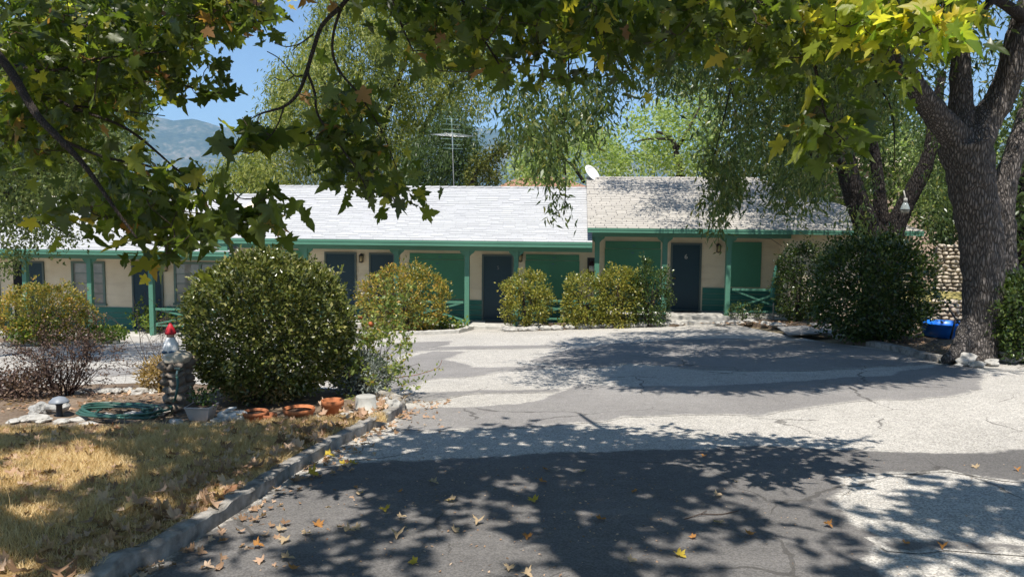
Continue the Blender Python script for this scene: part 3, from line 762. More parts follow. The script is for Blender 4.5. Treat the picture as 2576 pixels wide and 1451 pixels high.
# satellite dish on the tall roof's left ridge end
p = lw(Vector((L(1487, 440, RIDGE - .1).x, RIDGE - .1, L(1487, 440, RIDGE - .1).z)))
t = thing('satellite_dish', 'small white satellite dish on the left end of the taller ridge', 'satellite dish', (p.x, p.y, uC['zr']))
M_WHITE = plain('white_enamel', (.78, .78, .77), .4, .05, 4)
m = MB(); ax = Vector((.55, -.55, .5)).normalized(); e = ax.orthogonal().normalized(); f = ax.cross(e); vs = [p + Vector((0, 0, .02))]; seg = 22
for r in (.1, .2, .3): vs += [p + Vector((0, 0, .02)) + e * r * math.cos(k * 2 * math.pi / seg) + f * r * 1.08 * math.sin(k * 2 * math.pi / seg) + ax * r * r * .9 for k in range(seg)]
fs = [(0, 1 + k, 1 + (k + 1) % seg) for k in range(seg)]
for j in range(2): fs += [(1 + j * seg + k, 1 + (j + 1) * seg + k, 1 + (j + 1) * seg + (k + 1) % seg, 1 + j * seg + (k + 1) % seg) for k in range(seg)]
o = m.add(vs, fs, True).build('reflector', M_WHITE, t); sd = o.modifiers.new('solid', 'SOLIDIFY'); sd.thickness = .012
MB().tube([(p.x, p.y, uC['zr'] - .1), (p.x, p.y, p.z), p + Vector((0, 0, .02)) - ax * .03], .02, 8).build('mast', M_CONC, t)
q = p + Vector((0, 0, .02)) + ax * .34
MB().tube([p + Vector((0, 0, .02)) - f * .28, q - f * .05, q], .01, 6).box(q.x - .03, q.x + .03, q.y - .03, q.y + .03, q.z - .03, q.z + .03).build('receiver_arm', M_CONC, t)
# television aerial standing behind the middle ridge
b0 = lw(Vector((L(1142, 470, RIDGE + .3).x, RIDGE + .3, uB['zr'] - .1))); top = lw(L(1136, 300, RIDGE + .3))
t = thing('television_aerial', 'tall thin television aerial on a mast behind the middle roof ridge', 'aerial', b0)
M_ALU = plain('aluminium', (.55, .56, .56), .35, .1, 8, 0, .5, .6)
d = top - b0
MB().tube([b0, b0 + d * .6, top], .012, 6).build('mast', M_ALU, t)
def at(u_, v_): return lw(L(u_, v_, RIDGE + .3))
bm_dir = Vector((.25, -.85, .02))                        # the boom points almost at the camera, slightly tilted
m = MB()
for k, v_ in enumerate((304, 316, 328, 338, 349, 362, 371)):
    c = at(1137, v_); w = (.26, .30, .32, .33, .34, .30, .34)[k]; y = (k - 3) * .14
    m.tube([c + Vector((-w, y, .01)), c + Vector((w, y, -.01))], .006, 5)
m.tube([at(1137, 300) + Vector((0, -.42, 0)), at(1139, 372) + Vector((0, .42, 0))], .012, 5)
m.build('director_rods', plain('aerial_green', (.30, .45, .38), .4, .1, 6, 0, .5, .4), t)
m = MB()
for k in range(5):
    c = at(1137, 337 + k * 1.3); s = 1 - .12 * k
    m.tube([c + Vector((-.74 * s, -.1 * k, -.03)), c + Vector((0, .1 * k - .1, .02)), c + Vector((.80 * s, .2 - .12 * k, -.06))], .006, 5)
m.build('dipole_arms', M_ALU, t)
# ------------------------------------------------------------------ mountains
M_MTN = None
def mountmat():
    m, t, b = newmat('mountain_scrub'); w = wpos(t)
    f = mathn(t, 'ADD', mathn(t, 'MULTIPLY', tex_noise(t, .004, w, 8, .6), .5), mathn(t, 'MULTIPLY', tex_noise(t, .03, w, 6, .65), .5))
    t.links.new(ramp(t, [(.38, (.015, .028, .015)), (.5, (.055, .07, .035)), (.6, (.20, .17, .12)), (.68, (.45, .40, .33))], f), b.inputs['Base Color'])
    b.inputs['Roughness'].default_value = .95; b.inputs['Specular IOR Level'].default_value = .05; return m
M_MTN = mountmat()
prof = [(-2200, 330), (-600, 300), (0, 262), (250, 270), (352, 283), (395, 292), (440, 303), (478, 296), (520, 306), (556, 318), (620, 330), (760, 322), (900, 300), (1080, 306), (1190, 318), (1250, 326), (1330, 338), (1430, 348), (1520, 360), (1600, 380), (1690, 386), (1800, 372), (2100, 350), (2600, 330), (4600, 350)]
D0, D1, D2 = 3300.0, 5200.0, 6500.0
nu, nr = 420, 90
us = np.linspace(-2000, 4500, nu); hs = np.interp(us, [p[0] for p in prof], [p[1] for p in prof])
V = np.zeros((nr, nu, 3))
crest = np.array([[*P(u, h, D1)] for u, h in zip(us, hs)])
for i in range(nr):
    t = i / (nr - 1); 
    d = D0 + (D2 - D0) * t
    tt = (d - D0) / (D1 - D0) if d < D1 else max(0, 1 - (d - D1) / (D2 - D1) * .8)
    for j in range(nu):
        x = crest[j, 0] * d / D1; zc = crest[j, 2]
        q = Vector((x / 620, d / 620, 1.3))
        rg = noise.ridged_multi_fractal(q, .9, 2.1, 5, 1.0, 2.0) - 1.1
        e = min(max(tt, 0), 1); k = e ** 1.25
        V[i, j] = (x, d, -60 + (zc + 60) * k + rg * 95 * (e * (1 - e) * 3.2 + .02) + 9 * noise.noise(Vector((x / 70, d / 70, 0))))
idx = np.arange(nr * nu).reshape(nr, nu)
F = np.stack([idx[:-1, :-1], idx[:-1, 1:], idx[1:, 1:], idx[1:, :-1]], -1).reshape(-1, 4)
tag(mesh_np('mountains', V.reshape(-1, 3), F, M_MTN, None, (0, 0, 0), True), kind='structure')

# ------------------------------------------------------------------ leaves
M_SYC = leafmat('sycamore_leaf', [(0, (.034, .050, .010)), (.35, (.055, .078, .014)), (.7, (.085, .110, .020)), (.92, (.15, .16, .028)), (.972, (.33, .28, .04)), (.985, (.25, .13, .05)), (1, (.17, .085, .045))], .5, .34, .5, 2.5)
M_SYCY = leafmat('sycamore_leaf_yellowing', [(0, (.12, .19, .03)), (.5, (.34, .36, .05)), (.85, (.50, .43, .06)), (1, (.55, .40, .07))], .55, .45, .35, 1.9)
M_ASH = leafmat('ash_leaf', [(0, (.045, .075, .022)), (.5, (.085, .125, .035)), (.85, (.13, .17, .05)), (1, (.26, .24, .07))], .38, .35, .45, 1.5)
M_PEP = leafmat('pepper_leaf', [(0, (.05, .075, .018)), (.35, (.15, .185, .045)), (.55, (.27, .29, .075)), (.75, (.42, .40, .13)), (1, (.56, .40, .13))], .38, .55, .25, 1.5, .55)
M_DARKT = leafmat('dark_tree_leaf', [(0, (.035, .06, .018)), (.5, (.065, .10, .028)), (1, (.12, .15, .04))], .3, .4, .35, 1.3, .4)
M_PALE = leafmat('pale_tree_leaf', [(0, (.20, .27, .09)), (.6, (.30, .38, .14)), (1, (.42, .45, .20))], .45, .5, .3, 1.5)
M_PRIV = leafmat('privet_leaf', [(0, (.045, .07, .02)), (.5, (.085, .115, .03)), (1, (.17, .19, .06))], .3, .4, .3, 1.4)
M_JUN = leafmat('juniper_leaf', [(0, (.06, .075, .015)), (.6, (.11, .12, .02)), (1, (.16, .15, .03))], .2, .6, .2, 1.2)
B_SYC = barkmat('sycamore_bark', (.05, .04, .035), (.22, .18, .15), 1.6)
B_ASH = barkmat('ash_bark', (.030, .026, .023), (.24, .21, .19), 1.3)
B_DARK = barkmat('dark_bark', (.014, .012, .011), (.065, .054, .048), 1.2)
B_TWIG = barkmat('twig_bark', (.045, .036, .031), (.17, .135, .115), 6)
M_DEAD = barkmat('dead_twig', (.14, .10, .08), (.34, .26, .21), 8)

def limb(m, pts, n=6, sides=10, bark=.12):
    """pts: (x, y, z, r) in world"""
    s = spline(pts, n); m.tube([q[:3] for q in s], [max(.003, q[3]) for q in s], sides, bark, True, pts[0][0] * 3.1 + pts[-1][2])
def plimb(m, pts, n=6, sides=10, bark=.12):
    """pts: (u, v, depth, radius in m)"""
    limb(m, [(*P(u, v, d), r) for u, v, d, r in pts], n, sides, bark)
def wander(p, d, length, r0, n=6, curl=.25, sag=.0):
    pts = [(*p, r0)]; p = Vector(p); d = Vector(d).normalized()
    for i in range(n):
        d = (d + Vector(rng.normal(size=3)) * curl + Vector((0, 0, -sag))).normalized(); p = p + d * length / n
        pts.append((*p, r0 * (1 - (i + 1) / n * .85)))
    return pts

# ---- the sycamore over the camera
sb = Vector((2.3, -3.2, ground(2.3, -3.2)))
syc = thing('sycamore_tree', 'large sycamore spreading over the near driveway, broad lobed leaves hanging into view', 'tree', sb)
m = MB()
limb(m, [(2.3, -3.2, sb.z - .2, .36), (2.25, -3.1, 1.2, .29), (2.0, -2.5, 2.6, .25), (1.5, -1.2, 4.0, .21), (.75, .6, 4.7, .17), (.1, 1.8, 5.0, .15), (-.05, 2.6, 5.4, .125), (-.1, 3.2, 5.9, .08), (-.2, 4.0, 6.3, .04), (-.3, 4.6, 6.5, .015)], 6, 12)
limb(m, [(.1, 1.8, 5.0, .10), (.75, 2.7, 5.35, .08), (1.7, 3.4, 5.8, .065), (2.4, 3.8, 6.0, .04), (3.1, 4.3, 6.2, .015)], 6)
limb(m, [(-.05, 2.5, 5.35, .09), (-.8, 3.0, 5.7, .07), (-1.7, 3.2, 6.0, .05), (-3.4, 3.6, 6.2, .03), (-4.8, 4.2, 6.0, .015)], 6)
limb(m, [(.75, .6, 4.7, .12), (-1.0, 1.2, 4.6, .10), (-3.0, 2.2, 4.3, .085), (-4.2, 3.6, 3.6, .065), (-4.9, 5.0, 3.0, .05)], 6)
limb(m, [(1.5, -1.2, 4.0, .14), (3.2, .6, 4.4, .11), (4.2, 2.0, 4.4, .08), (4.5, 2.9, 4.5, .04), (4.6, 3.4, 4.6, .02)], 6)
limb(m, [(.75, 2.7, 5.35, .06), (.9, 4.2, 5.0, .05), (.6, 5.6, 4.4, .035), (.5, 6.4, 4.0, .02)], 6)
m.build('trunk', B_SYC, syc)
tw = MB()
def twig(pts, n=5, sides=6): plimb(tw, pts, n, sides, .1)
# hanging branch left of centre
twig([(1010, -260, 5.2, .022), (905, -60, 4.9, .017), (868, 5, 4.8, .016), (812, 62, 4.75, .014), (790, 120, 4.7, .0135), (772, 178, 4.65, .0125), (752, 232, 4.6, .011), (715, 268, 4.6, .009), (660, 285, 4.6, .006), (630, 300, 4.6, .003)])
twig([(772, 178, 4.65, .009), (792, 235, 4.6, .008), (800, 290, 4.6, .007), (850, 360, 4.6, .006), (905, 440, 4.6, .004), (930, 500, 4.65, .003)])
twig([(862, 12, 4.8, .010), (840, 80, 4.8, .009), (838, 140, 4.8, .008), (862, 190, 4.75, .007), (905, 240, 4.75, .006), (960, 330, 4.8, .004), (1000, 430, 4.85, .003)])
twig([(760, 190, 4.65, .006), (740, 190, 4.6, .004), (705, 150, 4.6, .003), (672, 130, 4.6, .002)]); twig([(740, 190, 4.6, .004), (715, 205, 4.6, .003), (690, 195, 4.55, .002)])
twig([(790, 85, 4.7, .006), (755, 110, 4.7, .004), (720, 118, 4.75, .003), (690, 108, 4.75, .002)]); twig([(755, 110, 4.7, .004), (735, 128, 4.7, .002)]); twig([(715, 268, 4.6, .006), (690, 330, 4.6, .004), (640, 380, 4.6, .002)])
# left branches
twig([(-260, -40, 5.2, .040), (-60, 90, 4.8, .032), (20, 170, 4.6, .028), (90, 285, 4.4, .024), (150, 350, 4.3, .021), (215, 420, 4.25, .016), (300, 540, 4.2, .010), (345, 600, 4.2, .005)])
twig([(-60, 90, 5.3, .018), (60, 200, 5.3, .014), (170, 265, 5.2, .012), (320, 325, 5.1, .009), (460, 440, 4.9, .006), (560, 520, 4.8, .004), (650, 540, 4.8, .002)])
twig([(-200, -200, 5.6, .02), (100, 10, 5.5, .015), (180, 55, 5.4, .012), (300, 100, 5.3, .009), (450, 210, 5.2, .006), (600, 240, 5.1, .003)])
twig([(150, 350, 5.0, .012), (260, 395, 4.9, .009), (380, 420, 4.8, .007), (470, 470, 4.75, .004)]); twig([(10, 160, 5.2, .014), (120, 180, 5.1, .01), (240, 150, 5.0, .007), (420, 130, 5.0, .004)])
twig([(300, -120, 5.5, .02), (420, 20, 5.4, .012), (560, 60, 5.3, .008), (690, 50, 5.3, .003)]); twig([(170, 265, 5.2, .008), (270, 275, 5.2, .006), (415, 292, 5.1, .003)])
# top and right
twig([(1250, -180, 5.5, .02), (1160, -60, 5.3, .02), (1180, 40, 5.2, .014), (1230, 120, 5.1, .008), (1290, 220, 5.0, .004)]); twig([(1500, -180, 5.5, .018), (1480, -60, 5.4, .018), (1520, 80, 5.3, .011), (1560, 200, 5.2, .004)])
twig([(1900, -150, 5.4, .018), (1930, -40, 5.2, .02), (2000, 60, 5.0, .016), (2040, 140, 4.9, .012), (2060, 210, 4.8, .010), (2080, 300, 4.7, .006), (2130, 360, 4.7, .003)])
twig([(2300, -160, 5.2, .016), (2180, -40, 5.0, .018), (2120, 40, 4.9, .012), (2240, 100, 4.8, .007), (2360, 110, 4.7, .003)]); twig([(1780, 12, 5.4, .012), (1860, 8, 5.3, .014), (2000, 4, 5.2, .016), (2100, -40, 5.1, .018)])
twig([(1700, -180, 5.5, .018), (1760, -40, 5.4, .016), (1720, 60, 5.3, .009), (1640, 120, 5.2, .004)]); twig([(950, -100, 5.2, .012), (1000, 40, 5.1, .008), (1040, 130, 5.1, .004)])
tw.build('branch', B_TWIG, syc)
HUBS = []
def hang(name, specs, mat, size=(.12, .19)):
    PP, AA, NN, SS = [], [], [], []
    for poly, d0, d1, ncl, per, spr, *sz in specs:
        C = view_pts(poly, d0, d1, ncl); HUBS.append(C)
        p, a, n, s = cloud(C, per, (spr, spr, spr * .8), .45, sz[0] if sz else size, .7, .0); p[:, 2] += .2 * spr
        # leaves tilt every way, many broadside on
        n = rnd(len(p)) + np.array([0, -.35, .45]); PP.append(p); AA.append(a); NN.append(n); SS.append(s)
    return leaves(name, mat, MAPLE, np.concatenate(PP), np.concatenate(AA), np.concatenate(NN), np.concatenate(SS), syc)
S1 = [(0, -20), (690, -20), (680, 30), (640, 55), (560, 45), (530, 110), (470, 140), (440, 195), (390, 215), (350, 225), (310, 235), (270, 310), (220, 360), (110, 400), (0, 380)]
S1b = [(540, 55), (620, 45), (690, 0), (420, 0), (470, 130)]
S2 = [(210, 430), (320, 400), (400, 415), (470, 440), (540, 490), (600, 520), (560, 570), (500, 600), (450, 640), (370, 650), (290, 600), (225, 545), (180, 520), (230, 470)]
S2b = [(520, 330), (590, 340), (570, 390), (520, 380)]
S2c = [(590, 460), (690, 470), (680, 560), (620, 575), (560, 510)]
S3 = [(800, 230), (860, 205), (925, 250), (955, 310), (960, 390), (1000, 460), (1050, 490), (970, 530), (900, 500), (850, 440), (790, 410), (760, 370), (775, 320), (830, 300)]
S3b = [(590, 290), (640, 290), (700, 320), (720, 380), (690, 400), (640, 350)]
S4 = [(885, -30), (1850, -30), (1760, 85), (1640, 95), (1600, 180), (1550, 210), (1490, 170), (1400, 180), (1310, 220), (1250, 180), (1180, 170), (1110, 190), (1060, 140), (1000, 115), (950, 50)]
S5 = [(1650, 40), (1800, -30), (2430, -30), (2410, 60), (2360, 110), (2290, 100), (2240, 180), (2150, 150), (2000, 160), (1900, 120), (1830, 165), (1760, 85)]
S6 = [(2020, 270), (2100, 245), (2100, 300), (2150, 345), (2140, 365), (2060, 340), (2020, 320)]
hang('crown', [(S1, 4.9, 7.4, 380, 6, .23, (.065, .125)), (S1, 4.7, 6.5, 30, 5, .3), (S1b, 4.8, 6.8, 50, 5, .24, (.08, .14)), (S2, 4.3, 5.6, 64, 5, .24, (.08, .165)), ([(505, 165), (560, 130), (560, 200), (590, 235), (540, 250), (440, 240)], 4.7, 5.4, 7, 4, .14, (.08, .15)), (S2b, 4.4, 4.7, 3, 3, .14), (S2c, 4.5, 4.9, 9, 4, .16), (S3, 4.5, 5.6, 50, 5, .22, (.07, .14)), (S3b, 4.5, 5.0, 5, 3, .15),
               (S4, 4.6, 6.0, 150, 6, .22, (.07, .14)), ([(900, -20), (1800, -20), (1640, 70), (1300, 110), (1000, 60)], 4.6, 5.9, 26, 6, .24, (.08, .14)), (S5, 4.5, 5.6, 120, 6, .28, (.08, .15)), (S6, 4.5, 5.1, 11, 5, .2), ([(0, 0), (420, 0), (380, 200), (0, 300)], 5, 7, 70, 6, .36, (.07, .13))], M_SYC)
hang('yellowing_crown', [([(2040, 0), (2390, 0), (2370, 100), (2250, 120), (2180, 90), (2060, 60)], 4.15, 4.8, 26, 5, .2), ([(100, 0), (420, 60), (350, 220), (60, 160)], 5, 7, 7, 3, .3), ([(900, 0), (1700, 0), (1500, 120), (1000, 60)], 5.0, 5.9, 10, 3, .3)], M_SYCY)
# thin twigs run from spray to spray back to the boughs
bv = np.array(tw.v); conn = bv[rng.choice(len(bv), 900, False)]; H_ = np.concatenate(HUBS); left = np.ones(len(H_), bool); tq = MB()
dist = np.sqrt(((H_[:, None] - conn[None]) ** 2).sum(2)); near = dist.argmin(1); dmin = dist.min(1); src = conn[near]
for _ in range(len(H_)):
    i = int(np.where(left, dmin, 9e9).argmin()); left[i] = False; a_, b_ = Vector(src[i]), Vector(H_[i]); ln = (b_ - a_).length
    if .03 < ln < .9:
        mid = (a_ + b_) / 2 + Vector(rng.normal(size=3)) * ln * .12 + Vector((0, 0, -.05 * ln)); tq.tube(spline([tuple(a_), tuple(mid), tuple(b_)], 3), rng.uniform(.0022, .0042), 4, 0, False)
    dn = np.sqrt(((H_ - H_[i]) ** 2).sum(1)); k_ = dn < dmin; dmin = np.where(k_, dn, dmin); src = np.where(k_[:, None], H_[i][None], src)
tq.build('twig', barkmat('young_twig', (.10, .075, .05), (.26, .20, .15), 8), syc)
# the rest of its crown, overhead, which shades the near drive and the lawn
YC = P(2215, 50, 4.5)
def overhead(name, poly, h0, h1, ncl, per, spr, size=(.15, .22), gate=None, gs=1.1):
    uv = rand_in(poly, ncl); C = []
    for u, v in uv:
        g = gp(u, v); h = rng.uniform(h0, h1)
        if gate is not None and noise.noise(Vector((g.x * gs, g.y * gs, 4.4))) + .45 * noise.noise(Vector((g.x * gs * 2.6, g.y * gs * 2.6, 8))) < gate: continue
        q = g + S * (h / S.z); w = q - YC
        if (w - S * w.dot(S)).length < 1.0: continue               # a gap through which the sun reaches the yellow leaves
        C.append(q)
    p, a, n, s = cloud(np.array([tuple(c) for c in C]), per, (spr, spr, spr * .45), .25, size, .8, 1.1)
    # keep it out of the picture's own view: nothing of it hangs lower than the limbs
    return p, a, n, s
N1 = [(955, 1100), (1100, 1078), (1300, 1076), (1500, 1086), (1700, 1094), (1900, 1102), (2080, 1130), (2250, 1165), (2380, 1205), (2600, 1245), (2800, 1300), (2800, 1330), (2300, 1290), (1800, 1260), (1300, 1280), (950, 1250), (800, 1200)]
N1c = [(880, 1180), (1300, 1160), (1800, 1190), (2100, 1240), (1900, 1330), (1400, 1300), (1000, 1320)]
N2 = [(700, 1300), (950, 1240), (1300, 1280), (1800, 1270), (2300, 1300), (2800, 1330), (2900, 1500), (2300, 1480), (1200, 1440), (500, 1430)]
N3 = [(-200, 1170), (700, 1150), (830, 1100), (840, 1130), (700, 1210), (550, 1290), (300, 1310), (-200, 1290)]
N4 = [(-200, 1110), (500, 1095), (820, 1085), (780, 1120), (400, 1150), (-200, 1150)]
N5 = [(-300, 1350), (450, 1330), (420, 1400), (250, 1480), (-300, 1500)]
N6 = [(300, 1500), (1500, 1420), (2700, 1480), (3200, 1900), (-300, 1900)]
o_ = [overhead('c', N1, 4.6, 7.0, 480, 9, .42, gate=-.16), overhead('c', N1c, 4.6, 7.5, 60, 9, .42, gate=-.1), overhead('c', N2, 5.5, 9.5, 85, 8, .42, gate=.08, gs=.8), overhead('c', N3, 5.2, 7.6, 130, 9, .4, gate=0.0), overhead('c', N4, 5.6, 7.5, 60, 8, .35, gate=.05), overhead('c', N5, 5.5, 8, 90, 8, .4, gate=0.02), overhead('c', N6, 6, 10, 42, 8, .5, gate=.1, gs=.7)]
Cb = np.concatenate([np.column_stack([rng.uniform(-7, 8, 700), rng.uniform(-8, -.8, 700), rng.uniform(5.2, 8.5, 700)]), np.column_stack([rng.uniform(5.0, 10.5, 330), rng.uniform(-2, 2.4, 330), rng.uniform(4.6, 8, 330)]), np.column_stack([rng.uniform(-10.5, -5.4, 380), rng.uniform(-2, 3.6, 380), rng.uniform(4.2, 8, 380)])]); dY = Cb - np.array(YC); Sn = np.array(S); rr = np.linalg.norm(dY - (dY @ Sn)[:, None] * Sn[None], axis=1); Cb = Cb[rr > 1.1]; o_.append(cloud(Cb, 8, (.6, .6, .35), .25, (.16, .24), .8, 1.1))  # unseen leaf clusters added behind and beside the camera to block sky light
leaves('overhead_crown', M_SYC, MAPLE, *[np.concatenate([q[i] for q in o_]) for i in range(4)], syc)

# ---- big ash on the right
D = 12.4
ab = gp(2440, 900)
ash = thing('ash_tree', 'massive ash with a deeply furrowed grey trunk forking above the stone edging', 'tree', ab)
def trunkmesh(name, limbs, mat, parent, vox, sides=16, bark=.14, rough=.05):
    m = MB()
    for l in limbs: plimb(m, l, 8, sides, bark)
    o = m.build(name, mat, parent)
    r = o.modifiers.new('join', 'REMESH'); r.mode = 'VOXEL'; r.voxel_size = vox; r.use_smooth_shade = True
    tx = bpy.data.textures.new(name + '_ridge', 'CLOUDS'); tx.noise_scale = rough * 4; tx.noise_depth = 3
    dm = o.modifiers.new('furrow', 'DISPLACE'); dm.texture = tx; dm.strength = rough; dm.mid_level = .5
    return o
k = D / 1900
trunkmesh('trunk', [
    [(2446, 940, D, 70 * k), (2448, 908, D, 60 * k), (2455, 880, D, 48 * k), (2466, 836, D, 40 * k), (2471, 778, D, 43 * k), (2473, 700, D, 47 * k), (2467, 600, D, 50 * k), (2452, 500, D, 53 * k), (2440, 430, D, 55 * k), (2428, 360, D, 60 * k)],
    [(2372, 906, D - .35, 8 * k), (2398, 892, D - .28, 18 * k), (2425, 866, D - .15, 26 * k), (2450, 815, D, 30 * k)],
    [(2432, 390, D, 42 * k), (2390, 330, D - .1, 34 * k), (2340, 270, D - .3, 28 * k), (2290, 200, D - .5, 24 * k), (2245, 130, D - .7, 23 * k), (2200, 20, D - .9, 18 * k), (2150, -140, D - 1.1, 12 * k)],
    [(2430, 390, D, 39 * k), (2420, 290, D + .2, 29 * k), (2416, 180, D + .3, 24 * k), (2412, 60, D + .4, 22 * k), (2400, -140, D + .5, 15 * k)],
    [(2440, 390, D, 45 * k), (2480, 305, D + .1, 35 * k), (2520, 240, D + .1, 33 * k), (2552, 150, D, 32 * k), (2580, 50, D, 32 * k), (2640, -140, D, 25 * k)],
    [(2535, 880, D + .9, 49 * k), (2528, 780, D + .8, 40 * k), (2524, 680, D + .8, 35 * k), (2520, 560, D + .8, 32 * k), (2528, 460, D + .9, 29 * k), (2560, 360, D + 1, 25 * k), (2600, 240, D + 1.2, 20 * k)],
], B_ASH, ash, .035)
m = MB()
for l in ([(2290, 200, D - .5, .12), (2180, 110, 11, .09), (2020, 60, 10.4, .06), (1850, 40, 10, .035)], [(2245, 130, D - .7, .1), (2120, -40, 10.8, .08), (1850, -120, 10, .06), (1600, -60, 10, .035), (1420, 60, 10.2, .02)],
          [(2412, 60, D + .4, .1), (2300, -60, 13.5, .08), (2000, 0, 14, .05), (1800, 120, 14, .03)], [(2580, 50, D, .1), (2500, 0, 11, .06), (2460, 60, 10.5, .04)]): plimb(m, l, 6, 8)
for u0, v0, u1, v1, d in ((1600, -60, 1420, 330, 10.2), (1420, 60, 1400, 380, 10.3), (1500, 0, 1450, 400, 11), (1700, 60, 1640, 230, 10.4), (1380, 330, 1420, 540, 10.2), (1850, 40, 1790, 420, 11), (2020, 60, 1960, 430, 12), (1800, 120, 1850, 420, 13), (1450, 200, 1320, 250, 10.4), (2200, 200, 2250, 420, 11.5), (1400, 300, 1500, 360, 10.3)):
    plimb(m, [(u0, v0, d, .018), ((u0 + u1) / 2 + 20, (v0 + v1) / 2 - 25, d, .012), (u1, v1, d, .005)], 5, 5)
m.build('limb', B_DARK, ash)
def sprays(name, specs, mat, tmpl, parent, size, droop=1.0, upn=.3, lean=.5):
    PP, AA, NN, SS = [], [], [], []
    for poly, d0, d1, ncl, per, spr in specs:
        C = view_pts(poly, d0, d1, ncl)
        p, a, n, s = cloud(C, per, (spr * .75, spr * .75, spr), droop, size, lean, upn)
        PP.append(p); AA.append(a); NN.append(n); SS.append(s)
    return leaves(name, mat, tmpl, np.concatenate(PP), np.concatenate(AA), np.concatenate(NN), np.concatenate(SS), parent)
R1 = [(1240, 170), (1300, 215), (1400, 180), (1560, 190), (1620, 110), (1740, 50), (1745, 120), (1680, 180), (1630, 150), (1560, 210), (1500, 300), (1440, 290), (1410, 340), (1400, 420), (1370, 400), (1310, 350), (1270, 290)]
R2 = [(1765, 90), (2230, 90), (2260, 200), (2200, 300), (2090, 350), (2050, 470), (1990, 430), (1900, 400), (1830, 400), (1795, 330), (1765, 230)]
R2s = [(1760, 380), (1850, 380), (1850, 470), (1800, 540), (1770, 520)]
R2t = [(1800, 450), (1870, 420), (1865, 500), (1810, 570)]
R2u = [(1930, 420), (2060, 420), (2060, 500), (1990, 520), (1950, 490)]
R2v = [(2050, 380), (2350, 350), (2340, 470), (2240, 520), (2120, 520)]
R3 = [(2230, 0), (2600, 0), (2600, 330), (2480, 360), (2330, 330), (2250, 200)]
sprays('crown', [(R1, 9, 12, 190, 22, .38), (R2, 10, 15.5, 290, 24, .42), (R2s, 10.5, 12, 40, 24, .34), (R2t, 11, 12.5, 22, 22, .3), (R2u, 11, 13.5, 55, 22, .36), (R2v, 14.5, 17, 10, 22, .4), (R3, 12.6, 17, 60, 22, .42),
                 ([(1380, 470), (1440, 490), (1430, 550), (1375, 540)], 10, 10.6, 6, 16, .22), ([(1380, 380), (1430, 400), (1410, 470), (1380, 460)], 10, 10.6, 4, 16, .22), ([(1760, 0), (2300, 0), (2200, 110), (1750, 120)], 9, 13, 160, 22, .5),
                 ([(2000, 250), (2090, 250), (2080, 380), (2010, 400)], 10, 11.5, 30, 20, .4)], M_ASH, LANCE, ash, (.09, .15))
# crown above the frame: it throws the broad dappled shade on the far half of the drive
def shade_cloud(poly, h0, h1, ncl, per, spr, size, gate=-9):
    C = []
    for u, v in rand_in(poly, ncl):
        g = gp(u, v)
        if noise.noise(Vector((g.x * .75, g.y * .75, 6.1))) + .5 * noise.noise(Vector((g.x * 2, g.y * 2, 2))) > gate: C.append(tuple(g + S * (rng.uniform(h0, h1) / S.z)))
    C = np.array(C)
    return cloud(C, per, (spr, spr, spr * .6), .7, size, .6, .8)
T1 = [(1340, 900), (1420, 860), (1560, 835), (1780, 830), (2050, 845), (2300, 880), (2420, 915), (2450, 930), (2200, 945), (2000, 962), (1800, 975), (1640, 968), (1500, 930), (1400, 935)]
T2 = [(1560, 920), (1800, 930), (2100, 905), (2380, 915), (2250, 945), (2000, 968), (1750, 972), (1600, 955)]
T3 = [(1720, 830), (2150, 850), (2300, 880), (2200, 900), (1900, 880), (1650, 860)]
q_ = [shade_cloud(T1, 6, 9.5, 1300, 30, .5, (.2, .34), -.12), shade_cloud(T2, 6, 8.5, 700, 30, .5, (.2, .34), -.34), shade_cloud(T3, 6, 8.5, 160, 30, .6, (.2, .34), -.1), shade_cloud([(2380, 900), (2700, 880), (2800, 700), (2400, 720)], 6, 10, 90, 20, .9, (.12, .2))]
leaves('upper_crown', M_ASH, LANCE, *[np.concatenate([q[i] for q in q_]) for i in range(4)], ash)

# ---- the many-stemmed tree behind the large shrub
D2_ = 18.3; k = D2_ / 1900
mb_ = gp(2225, 835)
multi = thing('elm_tree', 'dark tree with several leaning stems rising behind the large rounded shrub', 'tree', (*P(2222, 800, D2_)[:2], ground(*P(2222, 800, D2_)[:2])))
trunkmesh('trunk', [
    [(2226, 860, D2_, 40 * k), (2222, 740, D2_, 38 * k), (2208, 640, D2_, 34 * k), (2188, 585, D2_, 31 * k), (2158, 510, D2_, 28 * k), (2132, 430, D2_, 25 * k), (2112, 330, D2_, 21 * k), (2095, 240, D2_, 17 * k), (2080, 120, D2_, 13 * k), (2070, -40, D2_, 9 * k)],
    [(2226, 740, D2_, 28 * k), (2222, 620, D2_ + .2, 22 * k), (2215, 520, D2_ + .3, 17 * k), (2205, 420, D2_ + .4, 14 * k), (2185, 300, D2_ + .4, 11 * k), (2180, 150, D2_ + .4, 8 * k)],
    [(2228, 740, D2_, 32 * k), (2240, 620, D2_, 26 * k), (2268, 535, D2_, 22 * k), (2302, 470, D2_ - .1, 20 * k), (2335, 395, D2_ - .2, 17 * k), (2350, 310, D2_ - .2, 13 * k), (2370, 180, D2_ - .2, 10 * k)],
    [(2132, 430, D2_, 14 * k), (2090, 395, D2_ - .4, 12 * k), (2030, 380, D2_ - .8, 8 * k), (1940, 340, D2_ - 1, 5 * k)],
], B_DARK, multi, .035, 12, .14, .03)
sprays('crown', [([(1990, 130), (2420, 100), (2400, 420), (2330, 560), (2230, 520), (2120, 500), (2010, 450), (1960, 300)], 18.8, 22, 130, 20, .5), ([(2340, 420), (2400, 400), (2390, 600), (2330, 560)], 18.8, 20.5, 26, 18, .45),
                 ([(2120, 500), (2220, 520), (2200, 590), (2130, 560)], 17, 18, 14, 18, .4)], M_ASH, LANCE, multi, (.10, .17))
Cr = []
